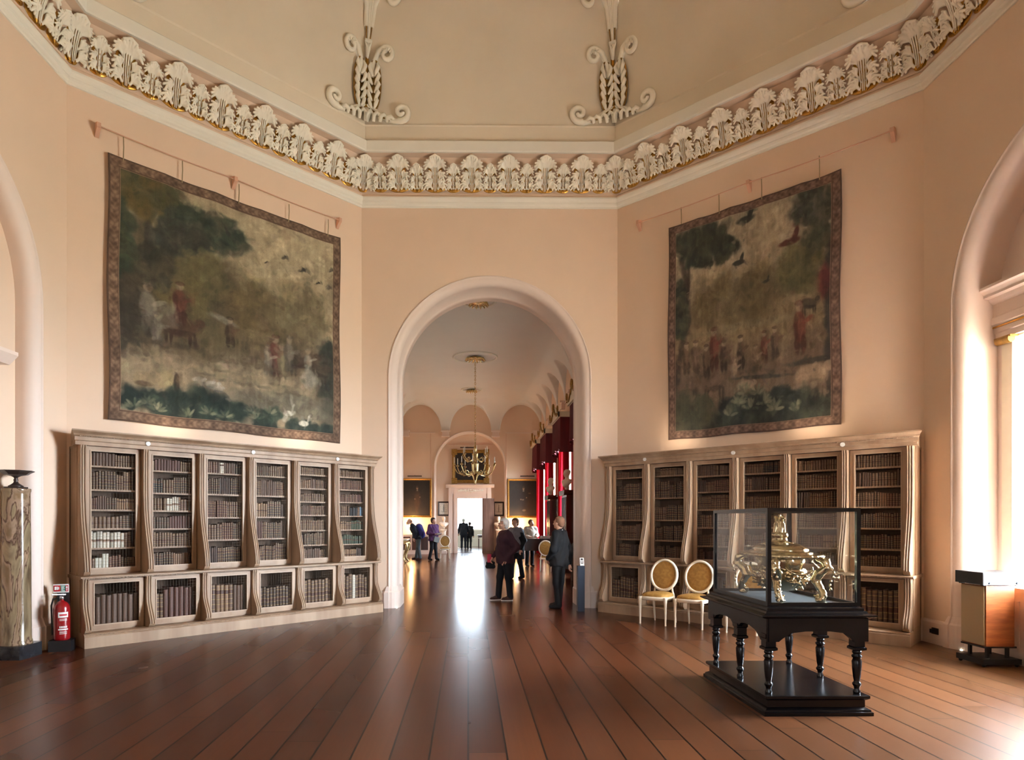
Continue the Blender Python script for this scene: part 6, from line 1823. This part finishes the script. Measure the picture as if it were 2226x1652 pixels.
person('person with short white hair, maroon fleece and black trousers, holding a pink wallet', .735, 12.95, math.radians(-74), 1.635,
       dict(ankL=(.05, .05, .045), ankR=(-.05, -.07, .045), kneeL=(.055, .025, .285), kneeR=(-.055, -.045, .285), elbL=(.155, .10, .66), wriL=(.125, -.02, .515), handL=(-.3, -.6, -.6), elbR=(-.155, .0, .64), wriR=(-.13, -.115, .53), handR=(0, -.5, -.8), curlR=.7, head=(0, -.02, .928), footdirL=-.1, footdirR=.1, sole=True, turn=-.1),
       C_['maroon_fleece'], C_['black_trousers'], C_['shoe_brown'], C_['hair_white'], res=.0085, hem=.455, bulk=1.16, extra=ex_maroon, hair_style='full')
person('person in a black suit standing under the right side of the arch, back half turned', 1.665, 11.80, math.radians(-118), 1.67,
       dict(ankL=(.055, .01, .045), ankR=(-.05, -.03, .045), elbL=(.155, -.01, .64), wriL=(.09, -.10, .54), handL=(-.6, -.3, -.4), elbR=(-.150, .06, .64), wriR=(-.145, .07, .48), handR=(0, -.1, -1), curlR=.5, turn=-.15, footdirL=.2, footdirR=-.1, collar=M['white']),
       C_['black_wool'], C_['black_wool'], C_['shoe_black'], C_['hair_ginger'], res=.0085, hem=.46, bulk=1.08)
person('person with brown hair, grey top and long dark cardigan behind the maroon fleece', 1.30, 17.8, math.radians(-48), 1.66,
       dict(ankL=(.07, .10, .045), ankR=(-.05, -.04, .045), kneeL=(.065, .04, .285), elbL=(.155, .05, .64), wriL=(.15, -.02, .50), turn=.25, collar=C_['grey_jersey']),
       C_['grey_jersey'], C_['black_trousers'], C_['shoe_black'], C_['hair_brown'], res=.011, hem=.44, bulk=1.08, hair_style='full',
       extra=lambda o, q, H, hp: obj('cardigan', sdf_mesh('cardigan', [('c', tuple(q('sh' + s)), tuple(q('elb' + s)), .046 * H, .042 * H) for s in 'LR'] + [('c', tuple(q('elb' + s)), tuple(q('wri' + s)), .04 * H, .03 * H) for s in 'LR'] + [('c', (s * .075 * H, .035 * H, .78 * H), (s * .085 * H, .04 * H, .34 * H), .07 * H, .062 * H) for s in (-1, 1)] + [('c', (0, .05 * H, .78 * H), (0, .06 * H, .34 * H), .07 * H, .06 * H)], .012, .03, C_['black_wool'], cut=lambda X, Y, Z: np.maximum(.33 * H - Z, np.where(np.abs(X) < .075 * H, -(Y + .03 * H), -.1))), o))
person('person in a pale shirt standing behind the dark desk, looking down', 2.16, 22.72, math.radians(18), 1.66,
       dict(lean=math.radians(12), abs_arms=True, elbL=(.16, -.04, .66), wriL=(.08, -.17, .63), handL=(-.5, -.8, -.1), elbR=(-.16, -.04, .66), wriR=(-.08, -.17, .63), handR=(.5, -.8, -.1), nod=.25, turn=.5, shirt=True, collar=C_['pale_shirt']),
       C_['pale_shirt'], C_['black_trousers'], C_['shoe_black'], C_['hair_brown'], res=.013, hem=.50)
def ex_pack(o, q, H, hp):
    c1 = q('chest'); obj('backpack', sdf_mesh('backpack', [('c', (0, c1[1] + .12 * H, c1[2] + .03 * H), (0, c1[1] + .17 * H, c1[2] - .13 * H), .09 * H, .10 * H), ('c', (-.05 * H, c1[1] + .12 * H, c1[2]), (.05 * H, c1[1] + .17 * H, c1[2] - .1 * H), .08 * H, .08 * H)], .014, .03, C_['blue_bag']), o)
person('person with a blue backpack leaning over the left gallery cabinet', -2.05, 26.7, math.radians(-80), 1.80,
       dict(lean=math.radians(30), ankL=(.07, .03, .045), ankR=(-.05, -.05, .045), elbL=(.15, -.02, .66), wriL=(.12, -.10, .56), elbR=(-.15, -.02, .66), wriR=(-.12, -.10, .56), nod=.25),
       C_['dark_navy'], C_['grey_denim'], C_['shoe_brown'], C_['hair_ginger'], res=.013, hem=.47, extra=ex_pack, hair_style='bald')
def ex_leaf(o, q, H, hp):
    w = q('wriL'); mb = MB(); mb.box(-.16, .12, -.10, .10, -.003, .003); mb.build('leaflet', M['white'], o, Matrix.Translation((0, w[1] - .10, w[2] + .01)) @ Matrix.Rotation(-.35, 4, 'X'))
    mb = MB(); mb.box(-.13, .13, -.04, .04, -.11, .11); b2 = mb.build('shoulder_bag', C_['grey_bag'], o, Matrix.Translation((.02, -.155 * 1.0, .49 * H)) @ Matrix.Rotation(.25, 4, 'Y'))
    mb = MB(); mb.smooth = True; mb.tube([(-.10, -.15, .55 * H), (-.09, -.145, .70 * H), (.06, -.10, .82 * H), (.12, .02, .83 * H)], .012, 6); mb.build('bag_strap', C_['grey_bag'], o)
person('person in a purple jacket with a grey shoulder bag reading a leaflet', -1.42, 26.4, math.radians(42), 1.72,
       dict(ankL=(.08, -.02, .045), ankR=(-.08, .05, .045), elbL=(.15, .02, .64), wriL=(.08, -.15, .62), handL=(-.2, -.9, 0), elbR=(-.15, .02, .64), wriR=(-.08, -.15, .62), handR=(.2, -.9, 0), nod=.25, turn=.2),
       C_['purple_jacket'], C_['black_trousers'], C_['shoe_black'], C_['hair_dark'], res=.013, hem=.46, bulk=1.05, extra=ex_leaf, hair_style='full')
person('person with white hair in a dark suit seen from behind in the far doorway', -.27, 37.4, math.radians(176), 1.74,
       dict(elbL=(.16, -.02, .64), wriL=(.17, -.06, .52), elbR=(-.17, -.01, .64), wriR=(-.13, -.10, .56)), C_['dark_navy'], C_['dark_navy'], C_['shoe_black'], C_['hair_white'], res=.015, hem=.45, bulk=1.08)
person('person in dark clothes half hidden beside the suited figure in the far room', .06, 37.75, math.radians(160), 1.55,
       dict(elbL=(.15, -.02, .62), wriL=(.13, -.08, .52), lean=math.radians(8)), C_['black_wool'], C_['black_trousers'], C_['shoe_black'], C_['hair_dark'], res=.016, hem=.44)
